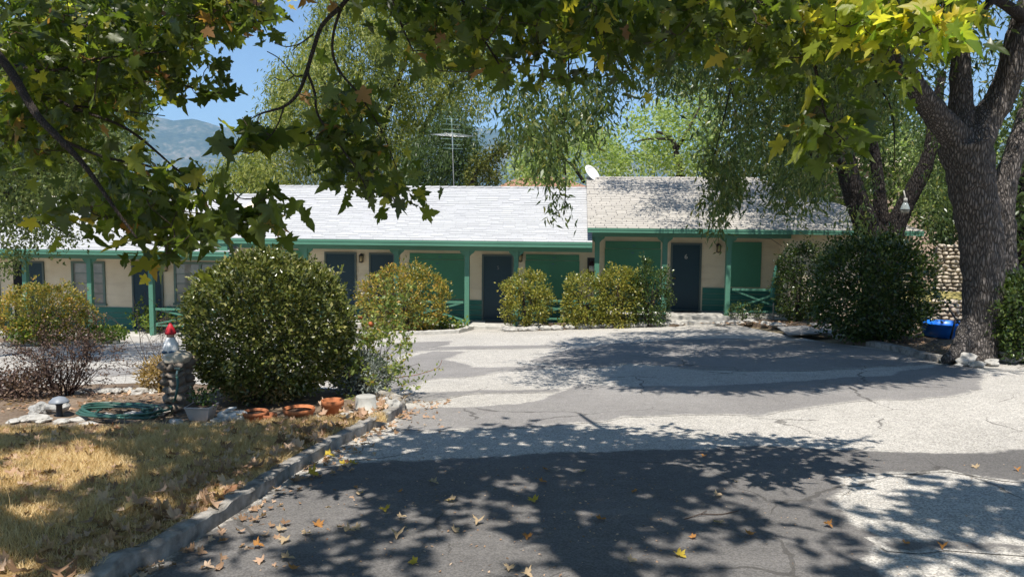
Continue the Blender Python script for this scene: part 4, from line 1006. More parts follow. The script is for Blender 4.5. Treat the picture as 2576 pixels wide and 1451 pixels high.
for q in range(850):
    p = Vector(wl(rng.uniform(2.9, 9.8), rng.uniform(-.2, 3.8))).to_3d(); t = min(max((p.y - 21) / 4.6, 0), 1)
    c = p + Vector((0, 0, 1.3 + 1.9 * t)) ; h = rng.uniform(3.2, 6)
    lim = 4.6 - 1.9 * t - .6 * noise.noise(Vector((p.y * 2, 0, 3)))
    if p.x < lim or (p.x < 7 and noise.noise(Vector((p.x * .9, p.y * 1.1, 1))) < -.05): continue
    Cr.append(tuple(c + S * (h / S.z)))
p_, a_, n_, s_ = cloud(np.array(Cr), 34, (.6, .6, .4), .7, (.13, .20), .6, .7)
q2 = [shade_cloud([(1690, 795), (2120, 800), (2250, 865), (2000, 860), (1740, 845)], 5.5, 10, 190, 32, .7, (.15, .24)), shade_cloud([(2000, 820), (2330, 830), (2380, 900), (2100, 880)], 5.5, 9, 130, 30, .7, (.15, .24)), shade_cloud([(2480, 800), (2700, 800), (2700, 900), (2480, 910)], 5, 8, 60, 30, .6, (.14, .2))]
leaves('upper_crown', M_ASH, LANCE, *[np.concatenate([p_, *[q[0] for q in q2]]), np.concatenate([a_, *[q[1] for q in q2]]), np.concatenate([n_, *[q[2] for q in q2]]), np.concatenate([s_, *[q[3] for q in q2]])], multi)

# ---- trees on the left
lt = P(-60, 860, 15.5); lt.z = ground(lt.x, lt.y)
ltree = thing('privet_tree', 'small-leaved tree at the left edge, its sprays hanging in front of the left roof', 'tree', lt)
m = MB(); limb(m, [(lt.x, lt.y, lt.z - .1, .2), (lt.x + .1, lt.y, lt.z + 2, .16), (lt.x - .1, lt.y, lt.z + 3.5, .12), (lt.x + .4, lt.y, lt.z + 5.4, .06)], 6, 10)
for l in ([(-60, 560, 15, .09), (40, 470, 14.6, .06), (130, 420, 14.4, .04), (220, 400, 14.2, .015)], [(-80, 620, 15, .07), (20, 560, 14.6, .04), (110, 560, 14.3, .025), (190, 600, 14.1, .01)], [(-60, 450, 15, .08), (60, 330, 14.5, .05), (200, 290, 14, .02)]): plimb(m, l, 6, 7)
m.build('trunk', B_DARK, ltree)
sprays('crown', [([(-60, 240), (250, 270), (330, 320), (330, 400), (250, 470), (160, 500), (60, 540), (-60, 560)], 13, 17.5, 800, 26, .5), ([(-60, 500), (120, 480), (190, 560), (180, 610), (130, 625), (70, 600), (-60, 660)], 13.5, 15.2, 95, 22, .32), ([(0, 620), (75, 600), (60, 670), (0, 690)], 13.8, 14.6, 16, 18, .25)], M_PRIV, OVAL, ltree, (.06, .10), .7, .6)
def bgtree(name, label, uv, d, rtrunk, hgt, specs, mat, tmpl, size, droop, bark, limbs=(), upn=.5):
    b = P(uv[0], uv[1], d); b.z = ground(b.x, min(b.y, 30)) - .1
    t = thing(name, label, 'tree', b); m = MB()
    limb(m, [(b.x, b.y, b.z - .2, rtrunk * 1.25), (b.x + .05, b.y, b.z + hgt * .35, rtrunk), (b.x - .1, b.y + .2, b.z + hgt * .65, rtrunk * .7), (b.x + .2, b.y, b.z + hgt, rtrunk * .2)], 6, 10)
    for l in limbs: plimb(m, l, 6, 7)
    m.build('trunk', bark, t); sprays('crown', specs, mat, tmpl, t, size, droop, upn); return t
bgtree('oak_tree', 'dense dark green tree behind the left roof', (120, 600), 33, .4, 8, [([(-120, 60), (310, 120), (325, 300), (300, 420), (330, 470), (240, 500), (-120, 520)], 29, 37, 560, 26, 1.3), ([(320, 260), (350, 270), (335, 360)], 30, 34, 10, 22, .8)], M_DARKT, OVAL, (.16, .28), .4, B_DARK)
bgtree('pine_tree', 'dark feathery treetop between the sycamore boughs at the upper left', (350, 600), 55, .25, 11, [([(310, 205), (350, 195), (395, 225), (400, 262), (340, 270)], 53, 57, 30, 22, 1.0)], M_DARKT, LANCE, (.35, .6), 1.0, B_DARK)
bgtree('pepper_tree', 'tall feathery pepper tree with ochre seed clusters behind the middle roof', (900, 560), 35, .5, 11, [
    ([(570, 470), (605, 400), (655, 320), (670, 240), (705, 175), (750, 125), (790, 40), (820, -40), (1060, -40), (1100, 200), (1050, 330), (1010, 470)], 31, 39, 560, 80, .95),
    ([(500, 470), (560, 420), (650, 390), (640, 470)], 33, 37, 46, 60, .9), ([(1040, -40), (1250, -40), (1250, 200), (1200, 290), (1080, 260)], 32, 39, 185, 80, .95)], M_PEP, LANCE, (.16, .30), .85, B_DARK,
    [[(850, 480, 35, .28), (835, 320, 34.5, .2), (810, 180, 34, .12), (830, 20, 34, .05)], [(930, 480, 35, .25), (960, 330, 35, .18), (1010, 180, 35, .1), (1050, 60, 35, .05)], [(1000, 480, 35.5, .22), (1080, 300, 36, .15), (1160, 200, 36, .08), (1250, 230, 36, .03)]])
bgtree('cypress_tree', 'deep green tree in shade behind the aerial', (1110, 560), 30.5, .3, 5.5, [([(990, 480), (1010, 400), (1060, 330), (1130, 260), (1180, 290), (1205, 360), (1200, 480)], 29.3, 32, 260, 46, .7)], M_DARKT, LANCE, (.14, .24), .9, B_DARK)
bgtree('juniper_tree', 'wind-bent juniper leaning out to the right of the aerial', (1180, 560), 29, .15, 3.4, [([(1165, 480), (1180, 420), (1215, 385), (1270, 362), (1292, 374), (1262, 400), (1240, 430), (1262, 462), (1220, 480)], 28.5, 29.6, 90, 26, .42)], M_JUN, OVAL, (.09, .16), .0, B_DARK, [[(1180, 480, 29, .1), (1210, 420, 29, .07), (1270, 375, 29, .03)]], .8)
bgtree('walnut_tree', 'airy pale green tree between the tall ridge and the mountains', (1700, 560), 36, .25, 6.5, [([(1560, 430), (1560, 330), (1600, 285), (1670, 265), (1690, 230), (1745, 195), (1800, 200), (1830, 440)], 33, 39, 150, 50, .9)], M_PALE, OVAL, (.14, .24), .35, B_TWIG,
       [[(1715, 450, 35, .16), (1705, 400, 35, .13), (1690, 350, 35, .1), (1650, 330, 35, .05)], [(1700, 380, 35, .1), (1735, 320, 35, .07), (1770, 250, 35, .03)], [(1690, 350, 35, .07), (1630, 350, 34.5, .04), (1590, 360, 34, .02)]])
bgtree('poplar_tree', 'mid green leafy tree right of the juniper above the red earth bank', (1420, 560), 34, .2, 5, [([(1275, 470), (1290, 420), (1320, 360), (1400, 330), (1480, 320), (1560, 350), (1570, 440), (1480, 455), (1400, 440), (1330, 455)], 32, 37, 130, 46, .8)], M_PALE, OVAL, (.13, .22), .4, B_DARK, [[(1470, 460, 33, .08), (1420, 400, 33, .05), (1350, 420, 33, .02)]])
bgtree('evergreen_tree', 'dark evergreen mass behind the right end of the weathered roof', (2050, 600), 33, .4, 9, [([(1800, 250), (2300, 200), (2320, 520), (2150, 540), (2000, 470), (1800, 450)], 30, 38, 480, 26, 1.3)], M_DARKT, OVAL, (.18, .3), .5, B_DARK)
bgtree('laurel_tree', 'leafy dark tree at the right edge beyond the big trunk', (2560, 700), 19, .25, 7, [([(2490, 250), (2700, 200), (2700, 720), (2560, 720), (2540, 560), (2490, 420)], 17, 22, 330, 24, .7), ([(2310, 520), (2440, 500), (2440, 620), (2370, 620), (2320, 600)], 22.5, 25, 110, 24, .6), ([(2300, 300), (2420, 280), (2420, 480), (2330, 480)], 22, 26, 130, 24, .7)], M_DARKT, OVAL, (.10, .17), .5, B_DARK)
bgtree('acacia_tree', 'sunlit olive green tree beyond the rubble wall', (2380, 640), 30, .25, 6, [([(2260, 330), (2480, 300), (2480, 520), (2300, 540)], 28, 33, 200, 24, .9)], M_PALE, OVAL, (.16, .26), .6, B_DARK)
# ------------------------------------------------------------------ shrubs
M_BUSH = leafmat('shrub_leaf', [(0, (.05, .068, .015)), (.45, (.115, .135, .03)), (.8, (.20, .21, .055)), (1, (.38, .34, .13))], .24, .26, .6, 1.3)
M_BUSHO = leafmat('photinia_leaf', [(0, (.085, .105, .022)), (.35, (.19, .20, .04)), (.6, (.37, .27, .05)), (.82, (.50, .25, .045)), (1, (.45, .15, .035))], .3, .35, .4, 1.3, 1.6)
M_BUSHY = leafmat('golden_shrub_leaf', [(0, (.09, .115, .02)), (.4, (.21, .22, .04)), (.75, (.38, .31, .06)), (1, (.50, .29, .06))], .3, .32, .45, 1.3, 1.2)
M_BUSHD = leafmat('pittosporum_leaf', [(0, (.03, .055, .014)), (.5, (.055, .09, .022)), (.85, (.10, .14, .035)), (1, (.20, .22, .06))], .25, .25, .55, 1.3)
M_IVY = leafmat('ivy_leaf', [(0, (.05, .10, .018)), (.5, (.12, .18, .03)), (1, (.30, .33, .06))], .35, .35, .4, 1.4)
M_ROSE = leafmat('rose_leaf', [(0, (.12, .17, .045)), (.6, (.22, .27, .08)), (.9, (.36, .35, .10)), (1, (.38, .22, .05))], .4, .4, .4, 1.5)
M_DRY = leafmat('dried_leaf', [(0, (.07, .045, .04)), (.5, (.14, .09, .075)), (1, (.24, .16, .11))], .2, .7, .2, 1.1)
M_SILV = leafmat('silver_leaf', [(0, (.20, .23, .21)), (1, (.38, .41, .38))], .2, .6, .3, 1.0)
M_DRYY = leafmat('dry_fern_leaf', [(0, (.22, .15, .06)), (.5, (.36, .25, .10)), (1, (.48, .34, .16))], .3, .7, .2, 1.2)

def shrub(name, label, u, vb, vt, wpx, mat, tmpl, size, n, cat='shrub', group=None, boxy=2.6, lump=.16, lf=2.0, dr=.9, low=.0, per=8, bedz=.06, sprig=.09, stems=6, seed=0, shell=.8, bark=None, push=.55, stray=.2):
    b = gp(u, vb); b.z = ground(b.x, b.y) + bedz; d = b.y + 0.0
    rx = wpx / 2 / PF * d; h = (P(u, vt, d).z - b.z); ry = rx * dr
    t = thing(name, label, cat, b, group)
    c = np.array([b.x, b.y + ry * push, b.z + h * (.5 + low / 2)]); rz = h * (.5 - low / 2)
    ns = n // per; dv = unit(rnd(ns)); e = boxy
    rad = (np.abs(dv) ** e).sum(1) ** (-1 / e)
    nz = np.array([noise.noise(Vector(q * lf + 13.7 * seed)) + .5 * noise.noise(Vector(q * lf * 2.3 + 5 * seed)) for q in dv])
    f = rad * (1 + lump * nz)
    inner = rng.random(ns) > shell
    f = f * np.where(rng.random(ns) < .07, rng.uniform(1.03, 1.03 + stray, ns), 1)
    f = f * np.where(inner, rng.uniform(.3, .88, ns), rng.uniform(.88, 1.02, ns))
    C = c + dv * f[:, None] * np.array([rx, ry, rz])
    k = C[:, 2] > b.z + .03; C = C[k]; dv = dv[k]
    D_ = np.repeat(dv, per, 0); m_ = len(D_)
    ax = unit(D_ * .8 + rnd(m_) * .75 + np.array([0, 0, .35])); Pp = np.repeat(C, per, 0) + rnd(m_) * sprig * .4 + ax * sprig * .3
    N = rnd(m_) * .6 + D_ * .5 + np.array([0, -.1, .7])
    leaves('foliage', mat, tmpl, Pp, ax, N, rng.uniform(size[0], size[1], m_), t)
    m = MB()
    for i in range(stems):
        a = rng.uniform(0, 6.28); q = rng.uniform(.25, .65)
        limb(m, [(b.x + .08 * math.cos(a), c[1] + .08 * math.sin(a), b.z - .05, .035), (b.x + rx * q * .4 * math.cos(a), c[1] + ry * q * .4 * math.sin(a), b.z + h * .3, .025), (b.x + rx * q * math.cos(a), c[1] + ry * q * math.sin(a), b.z + h * .72, .008)], 4, 6)
    m.build('stem', bark or B_TWIG, t)
    return t
shrub('round_shrub', 'large clipped dome shrub in the stone-edged bed behind the dry lawn', 650, 1034, 640, 412, M_BUSH, OVAL, (.042, .072), 36000, low=.0, boxy=2.08, lump=.10, dr=.85, stray=.09, sprig=.07, seed=1, shell=.82)
shrub('golden_shrub', 'orange and yellow leaved shrub with green ivy at its foot before the left rooms', 112, 868, 722, 222, M_BUSHO, OVAL, (.055, .09), 10500, boxy=2.5, lump=.24, sprig=.08, seed=2, push=0, dr=.6)
shrub('ivy_clump', 'glossy green ivy clump at the foot of the orange shrub', 85, 872, 800, 120, M_IVY, ROUND, (.07, .11), 900, 'plant', boxy=2.2, seed=3, stems=2, dr=.5)
shrub('ivy_clump', 'low yellow-green ivy spreading over the pale kerb beside the orange shrub', 250, 866, 828, 95, M_IVY, ROUND, (.06, .1), 800, 'plant', boxy=2.2, seed=4, stems=1)
shrub('photinia_shrub', 'tall orange-tipped shrub between the dome shrub and the lone porch post', 1015, 838, 676, 214, M_BUSHO, OVAL, (.06, .10), 8500, boxy=2.3, lump=.3, lf=2.4, sprig=.10, seed=5, push=-.1, dr=.55)
shrub('ivy_clump', 'low ivy patch at the foot of the tall orange-tipped shrub', 1090, 834, 806, 150, M_IVY, ROUND, (.06, .1), 900, 'plant', boxy=2.2, seed=6, stems=1, dr=.4)
shrub('bay_shrub', 'separate rounded yellow-green shrub right of the door with the doormat', 1324, 830, 690, 118, M_BUSHY, OVAL, (.06, .095), 5200, boxy=2.3, lump=.32, lf=2.6, sprig=.13, per=16, seed=7, low=.03, push=-.1, dr=.6)
shrub('bay_shrub', 'yellow-green shrub behind the low stone edging beside the thin white stake', 1470, 826, 696, 108, M_BUSHY, OVAL, (.06, .095), 4200, boxy=2.4, lump=.32, lf=2.6, sprig=.13, per=16, seed=8, push=-.05, dr=.6)
shrub('bay_shrub', 'olive green shrub in the middle of the row behind the stone edging', 1556, 824, 676, 104, M_BUSHY, OVAL, (.06, .09), 4600, boxy=2.5, lump=.32, lf=2.6, sprig=.13, per=16, seed=9, push=-.05, dr=.6)
shrub('bay_shrub', 'dark green shrub against the post left of the door numbered 6', 1630, 822, 664, 94, M_BUSHD, OVAL, (.055, .085), 4600, boxy=2.5, lump=.3, lf=2.6, sprig=.13, per=16, seed=10, push=-.05, dr=.6)
shrub('ivy_clump', 'low ground ivy under the row of shrubs behind the stone edging', 1480, 822, 803, 130, M_IVY, ROUND, (.05, .085), 650, 'plant', boxy=2.2, seed=11, stems=1, dr=.3)
shrub('pittosporum_shrub', 'dark upright shrub hiding the right end of the crossed porch rail', 2012, 812, 618, 118, M_BUSHD, OVAL, (.06, .095), 6800, boxy=2.3, lump=.34, lf=2.4, sprig=.12, seed=12, push=0, dr=.7)
shrub('pittosporum_shrub', 'very large dark rounded shrub in front of the many-stemmed tree', 2218, 868, 606, 256, M_BUSHD, OVAL, (.065, .11), 17000, boxy=2.5, lump=.30, lf=2.6, sprig=.13, seed=13)
shrub('pittosporum_shrub', 'olive shrub at the right edge, in front of the furrowed trunk', 2552, 908, 700, 195, M_BUSHD, OVAL, (.055, .09), 9500, boxy=2.4, lump=.3, sprig=.10, seed=14, dr=.7, push=-.25)
shrub('flower_plant', 'small leafy plant with a few pink flowers under the crossed rail of unit six', 1880, 812, 770, 75, M_BUSHD, OVAL, (.05, .08), 700, 'plant', seed=15, stems=2)
shrub('silver_plant', 'grey-leaved plant at the right foot of the dome shrub', 905, 1008, 905, 130, M_SILV, LANCE, (.05, .09), 3600, 'plant', boxy=2.2, lump=.25, seed=16, dr=.6, stems=4)
shrub('dry_fern', 'crisp yellow dried plant beside the stone pillar', 402, 1000, 915, 110, M_DRYY, LANCE, (.05, .09), 1800, 'plant', boxy=2.1, lump=.3, seed=17, dr=.6, stems=4, shell=.6)
shrub('dry_undergrowth', 'low dark dried shrub at the left edge of the planting bed', 20, 1020, 945, 190, M_DRY, OVAL, (.03, .06), 2600, 'shrub', boxy=2.2, lump=.3, seed=18, dr=.6, stems=5, shell=.6)
shrub('climbing_vine', 'bright green vine climbing the foot of the left porch post', 372, 842, 768, 105, M_IVY, ROUND, (.07, .11), 700, 'plant', boxy=2.0, lump=.5, lf=3, seed=19, stems=3, dr=.35, shell=.55)
shrub('dead_underbrush', 'tangled dried underbrush below the dome shrub', 640, 1034, 950, 190, M_DRYY, LANCE, (.04, .07), 1100, 'shrub', boxy=2.1, lump=.3, seed=21, dr=.5, stems=6, shell=.5)

def twiggy(name, label, u, vb, vt, wpx, n, lmat, lsize, tmpl, wood, cat='shrub', spread=1.0, nl=10, r0=.009, fork=2, sag=.02, dr=.8, lean=0.0, group=None, tip=None):
    b = gp(u, vb); b.z = ground(b.x, b.y) + .06; d = b.y
    h = P(u, vt, d).z - b.z; rx = wpx / 2 / PF * d
    t = thing(name, label, cat, b, group); m = MB(); LP, LA = [], []
    def grow(p, dr_, ln, r, lev):
        pts = wander(p, dr_, ln, r, 5, .16, sag); m.tube([q[:3] for q in pts], [max(.0022, q[3]) for q in pts], 4, 0, False)
        for i, q in enumerate(pts[1:], 1):
            q3 = Vector(q[:3])
            if lev < fork and rng.random() < .8:
                grow(q3, (Vector(pts[min(i + 1, 5)][:3]) - Vector(pts[i - 1][:3])).normalized() + Vector(rng.normal(size=3)) * .55, ln * rng.uniform(.35, .6), max(.002, q[3] * .65), lev + 1)
            if lev >= fork - 1 or i > 3:
                for _ in range(rng.poisson(nl / 5)):
                    LP.append(np.array(q3) + rng.normal(size=3) * .02); LA.append(rng.normal(size=3))
    for i in range(n):
        a = rng.uniform(0, 6.283); q = rng.uniform(.1, 1) ** .7
        d_ = Vector((math.cos(a) * rx * q * spread + lean, math.sin(a) * rx * q * dr * spread, h * rng.uniform(.62, .95)))
        grow(b + Vector((.05 * math.cos(a), .05 * math.sin(a), -.03)), d_, d_.length * .95, r0, 0)
    m.build('branch', wood, t)
    if LP:
        LP = np.array(LP); A = np.array(LA) + np.array([0, 0, -.1]); leaves('foliage', lmat, tmpl, LP, A, rnd(len(LP)) + np.array([0, 0, .6]), rng.uniform(*lsize, len(LP)), t)
    return t, b, d
M_WOODP = barkmat('purple_twig', (.05, .03, .03), (.15, .095, .085), 8)
twiggy('dry_shrub', 'dry purplish-brown twiggy shrub fanning up at the left of the bed', 165, 1012, 826, 215, 26, M_DRY, (.018, .038), OVAL, M_WOODP, spread=.95, nl=9, r0=.010, fork=2)
twiggy('dead_shrub', 'leafless dead shrub with thin tangled twigs beside the red-hatted garden figure', 420, 985, 740, 200, 9, M_DRY, (.015, .03), OVAL, M_DEAD, spread=.9, nl=.7, r0=.008, fork=2)
t, b, d = twiggy('rose_bush', 'lanky rose bush with sparse pale leaves arching over the drive by the white bucket', 915, 1002, 745, 270, 12, M_ROSE, (.045, .075), OVAL, M_DEAD, spread=.75, nl=13, r0=.009, fork=2)
m = MB(); plimb(m, [(905, 1000, d, .010), (950, 968, d, .008), (1000, 950, d, .006), (1050, 942, d - .05, .004), (1100, 925, d - .05, .003), (1112, 905, d - .05, .002)], 5, 5, 0)
m.build('branch', M_DEAD, t); C = np.array([tuple(P(u_, v_, d - .03)) for u_, v_ in [(985, 955), (1000, 960), (1010, 940), (1030, 950), (1045, 955), (1060, 930), (1075, 940), (1095, 925), (1105, 915), (1110, 935), (960, 930), (1040, 935)]])
p_, a_, n_, s_ = cloud(C, 5, (.09, .09, .07), .5, (.035, .06), .6, .5); leaves('foliage', M_ROSE, OVAL, p_, a_, n_, s_, t)
M_FROSE = plain('faded_rose', (.35, .10, .04), .8, .4, 20)
for u_, v_ in ((933, 838), (905, 822)):
    q = P(u_, v_ - 20, d); m.lathe(q, [(.006, -.02), (.03, -.005), (.038, .02), (.02, .045)], 8)
m.build('flower', plain('faded_rose', (.35, .10, .04), .8, .4, 20), t)
twiggy('weed_tuft', 'straggly dry weeds at the right tip of the stone-edged bed', 985, 1030, 985, 70, 12, M_DRYY, (.02, .04), LANCE, M_DEAD, 'plant', spread=1.0, nl=4, r0=.004, fork=1)

# ------------------------------------------------------------------ stones
M_STONE = plain('pale_stone', (.40, .38, .345), .85, .3, 9, .6, .2)
M_STONEG = plain('grey_stone', (.34, .33, .31), .85, .35, 9, .6, .2)
bmi = bmesh.new(); bmesh.ops.create_icosphere(bmi, subdivisions=3, radius=1); ICO_V = [v.co.copy() for v in bmi.verts]; ICO_F = [tuple(v.index for v in f.verts) for f in bmi.faces]; bmi.free()
bmi = bmesh.new(); bmesh.ops.create_icosphere(bmi, subdivisions=2, radius=1); ICO2_V = [v.co.copy() for v in bmi.verts]; ICO2_F = [tuple(v.index for v in f.verts) for f in bmi.faces]; bmi.free()
def rockverts(c, s, seed, rot=0, VV=None, flat=.0, ang=.5):
    out = []; cs, sn = math.cos(rot), math.sin(rot)
    for v in (VV or ICO_V):
        k = 1 + ang * noise.noise(v * 1.3 + Vector((seed * 7.1, seed, 0))) + .16 * noise.noise(v * 3.7 + Vector((seed, 3, 0))) + .06 * noise.noise(v * 9 + Vector((seed, 0, 0)))
        q = Vector((v.x * s[0], v.y * s[1], v.z * s[2])) * k
        out.append((c[0] + q.x * cs - q.y * sn, c[1] + q.x * sn + q.y * cs, c[2] + q.z))
    return out
def rock(u, v, wpx, hpx, mat, label, group, off=.07, flat=1.0, seed=None):
    seed = seed if seed is not None else u * .37 + v * .11
    g = gp(u, v, off); k = g.y / PF; s = (wpx / 2 * k, wpx / 2 * k * .75 * flat, hpx * .55 * k)
    c = (g.x, g.y + s[1] * .5, g.z + s[2] * .55)
    o = MB().add(rockverts(c, s, seed, rng.uniform(0, 3)), ICO_F, False).build('rock', mat, None, (g.x, g.y + s[1] * .5, g.z)); return tag(o, label, 'rock', group)
GL = 'rocks edging the planting bed'
rock(92, 1044, 56, 34, M_STONEG, 'rounded grey rock, left one of the pair by the mushroom-shaped lamp', GL); rock(140, 1040, 66, 36, M_STONEG, 'rounded grey rock right beside the mushroom-shaped lamp, larger of the pair', GL)
SMALL = 'small pale rock in the loose row between dry lawn and planting bed'
for u_, v_, w_, h_ in ((60, 1062, 44, 18), (98, 1062, 52, 20), (150, 1066, 40, 14), (190, 1062, 46, 14), (30, 1066, 40, 14), (220, 1070, 40, 10), (330, 1052, 60, 16), (385, 1048, 62, 24), (440, 1068, 44, 14), (255, 1052, 44, 12), (520, 1074, 40, 10), (655, 1064, 30, 10), (790, 1052, 34, 10), (860, 1050, 40, 12), (880, 1046, 34, 12)):
    rock(u_, v_, w_, h_, M_STONE, SMALL, GL)
BACK = 'weathered rock in the row along the far side of the planting bed'
for u_, v_, w_, h_ in ((210, 990, 34, 15), (243, 990, 32, 14), (262, 992, 34, 16), (290, 990, 36, 18), (320, 988, 30, 15), (348, 993, 44, 20), (378, 990, 34, 14), (178, 996, 40, 13)):
    rock(u_, v_, w_, h_, M_STONE, BACK, 'rocks along the far side of the bed')
rock(962, 1024, 60, 26, M_STONE, 'pale rock at the bed corner beside the white bucket', GL); rock(990, 1030, 40, 30, M_STONE, 'pale rock at the very tip of the kerb', GL); rock(548, 1064, 44, 18, M_STONE, 'pale rock between the square planter and the stone rabbit', GL)
GR = 'white rocks below the big trunk'
rock(2436, 916, 54, 32, M_STONE, 'largest white rock below the big trunk, left of the square one', GR, .03); rock(2476, 902, 40, 28, M_STONE, 'squarish pale rock sitting highest in the pile below the big trunk', GR, .08)
rock(2462, 922, 36, 18, M_STONE, 'low flat rock in front of the squarish pale one', GR, .02); rock(2500, 918, 44, 18, M_STONE, 'long low rock right of the squarish pale one', GR, .02); rock(2545, 908, 100, 36, M_STONEG, 'broad grey boulder under the shrub at the right edge', GR, .03)
rock(2385, 912, 40, 14, M_STONE, 'small pale rock at the end of the mortared edging', GR, .02); rock(2415, 922, 24, 10, M_STONE, 'tiny pale rock lying on the asphalt edge below the big trunk', GR, .0)
# low stone edging before the right-hand shrubs: each block its own stone
ed = resample([(p.x, p.y) for p in e1], .30, 0, False)
for i, p in enumerate(ed):
    s = (.19 * rng.uniform(.8, 1.25), .12, .075 * rng.uniform(.8, 1.2)); z = ground(p.x, p.y)
    o = MB().add(rockverts((p.x, p.y + .05, z + .06), s, i * 1.7 + 2, rng.uniform(-.2, .2), None, 0, .25), ICO_F, False).build('edging_stone', M_STONE, None, (p.x, p.y + .05, z))
    tag(o, 'cream edging stone in the low row in front of the yellow-green shrubs', 'edging stone', 'low stone edging by the shrubs')
for i, (u_, v_) in enumerate(((1815, 818), (1850, 816), (1890, 814), (1930, 818), (1960, 822), (2040, 836), (2075, 842), (2110, 850))):
    rock(u_, v_, rng.uniform(30, 50), rng.uniform(10, 16), M_STONE, 'pale stone in the broken edging below the steps and boards at unit six', 'broken stone edging', .02)
# rubble retaining wall with a second, lower one in front
def rubble(name, label, a, b, z0, z1, th, mat, sc):
    t = thing(name, label, 'stone wall', ((a.x + b.x) / 2, (a.y + b.y) / 2, z0)); m = MB(); ln = Vector((b.x - a.x, b.y - a.y)); L_ = ln.length; ln.normalize(); n_ = Vector((-ln.y, ln.x))
    core = MB(); q = [(a.x, a.y), (b.x, b.y), (b.x + n_.x * th, b.y + n_.y * th), (a.x + n_.x * th, a.y + n_.y * th)]
    core.add([(x, y, z0 - .3) for x, y in q] + [(x, y, z1 - .06) for x, y in q], [(0, 3, 2, 1), (4, 5, 6, 7), (0, 1, 5, 4), (1, 2, 6, 5), (2, 3, 7, 6), (3, 0, 4, 7)])
    core.build('mortar', M_KERB, t); z = z0; i = 0
    while z < z1:
        hh = sc * rng.uniform(.7, 1.15); s = 0
        while s < L_:
            w = hh * rng.uniform(1.0, 2.1); i += 1; c = (a.x + ln.x * (s + w / 2) - n_.x * .02, a.y + ln.y * (s + w / 2) - n_.y * .02, z + hh / 2)
            m.add(rockverts(c, (w * rng.uniform(.42, .58), sc * .7, hh * rng.uniform(.4, .56)), i * 1.3, math.atan2(ln.y, ln.x) + rng.uniform(-.2, .2), ICO2_V, 0, .55), ICO2_F, True); s += w
        z += hh * .92
    m.build('stonework', mat, t); return t
M_RUB = plain('rubble_stone', (.50, .43, .35), .9, .4, 6, .6, .15)
a, b_ = P(2352, 720, 21.5), P(2620, 730, 20.5); zt = P(2390, 617, 21.3).z; zb = P(2390, 742, 21.3).z
rubble('rubble_wall', 'tall sunlit rubble stone wall seen between the large shrub and the big trunk', a, b_, zb, zt, .4, M_RUB, .135)
a2, b2 = P(2340, 800, 19.3), P(2620, 806, 18.6); z2t = P(2390, 760, 19.2).z
rubble('rubble_wall', 'low shaded rubble wall in front of the taller sunlit one', a2, b2, ground(a2.x, a2.y) - .05, z2t, .35, M_RUB, .13)
q = [(a2.x - 2, a2.y + .2), (b2.x, b2.y + .2), (b_.x, b_.y + .05), (a.x - 2, a.y + .05)]
tag(MB().add([(x, y, z2t - .02) for x, y in q[:2]] + [(x, y, zb + .12) for x, y in q[2:]], [(0, 1, 2, 3)]).build('terrace', plain('terrace_grass', (.34, .29, .11), .95, .4, 14, .8, .1), None, (0, 0, 0)), kind='structure')

# ------------------------------------------------------------------ garden things
M_TERRA = plain('terracotta', (.48, .17, .07), .75, .18, 7, .3, .2); M_TERRA2 = plain('old_terracotta', (.36, .13, .06), .85, .35, 8, .5, .2)
M_BUCK = plain('weathered_white', (.40, .385, .345), .7, .3, 5, .3, .25); M_PLANTER = plain('planter_beige', (.46, .40, .36), .6, .12, 5, .1, .3)
M_SOIL = plain('pot_soil', (.10, .065, .045), .95, .4, 20, 1, .1)
def pot(name, label, cat, u, v, wpx, hpx, mat, prof, seg=24, soil=None, tilt=0, off=.08):
    g = gp(u, v, off); k = g.y / PF; r = wpx / 2 * k; h = hpx * k; c = Vector((g.x, g.y + r, ground(g.x, g.y) + off))
    t = thing(name, label, cat, c, 'pots along the bed'); m = MB().lathe(c, [(a_ * r, z_ * h) for a_, z_ in prof], seg); m.build('pot', mat, t)
    if soil: MB().lathe(c, [(.02 * r, soil * h), (.84 * r, soil * h + .004), (.02 * r, soil * h + .012)], seg).build('soil', M_SOIL, t)
    return t, c, r, h
pot('terracotta_pot', 'tall orange terracotta pot with a thick rim beside the white bucket', 'flower pot', 830, 1050, 58, 40, M_TERRA, [(.66, 0), (.84, .62), (1.0, .63), (1.0, .98), (.94, 1.0), (.88, .97), (.84, .66), (.78, .6), (.02, .58)], soil=.62)
pot('terracotta_bowl', 'wide shallow terracotta bowl sunk at the lawn edge', 'flower pot', 741, 1060, 82, 26, M_TERRA, [(.80, 0), (.96, .6), (1.0, .62), (1.0, .98), (.95, 1.0), (.90, .95), (.86, .6), (.02, .58)], soil=.68)
pot('terracotta_bowl', 'half-buried dark terracotta bowl under the dome shrub', 'flower pot', 632, 1064, 66, 24, M_TERRA2, [(.80, 0), (.96, .6), (1.0, .62), (1.0, .98), (.95, 1.0), (.90, .95), (.86, .6), (.02, .58)], soil=.7)
pot('terracotta_bowl', 'broken terracotta pot rim lying beside the half-buried bowl', 'flower pot', 672, 1062, 38, 18, M_TERRA2, [(.80, 0), (1.0, .6), (1.0, .98), (.90, .95), (.80, .5), (.02, .4)])
pot('white_bucket', 'upturned weathered white bucket at the corner of the bed', 'bucket', 915, 1044, 56, 44, M_BUCK, [(1.0, 0), (1.0, .1), (.98, .1), (.92, .96), (.88, 1.0), (.02, 1.0)], 28)
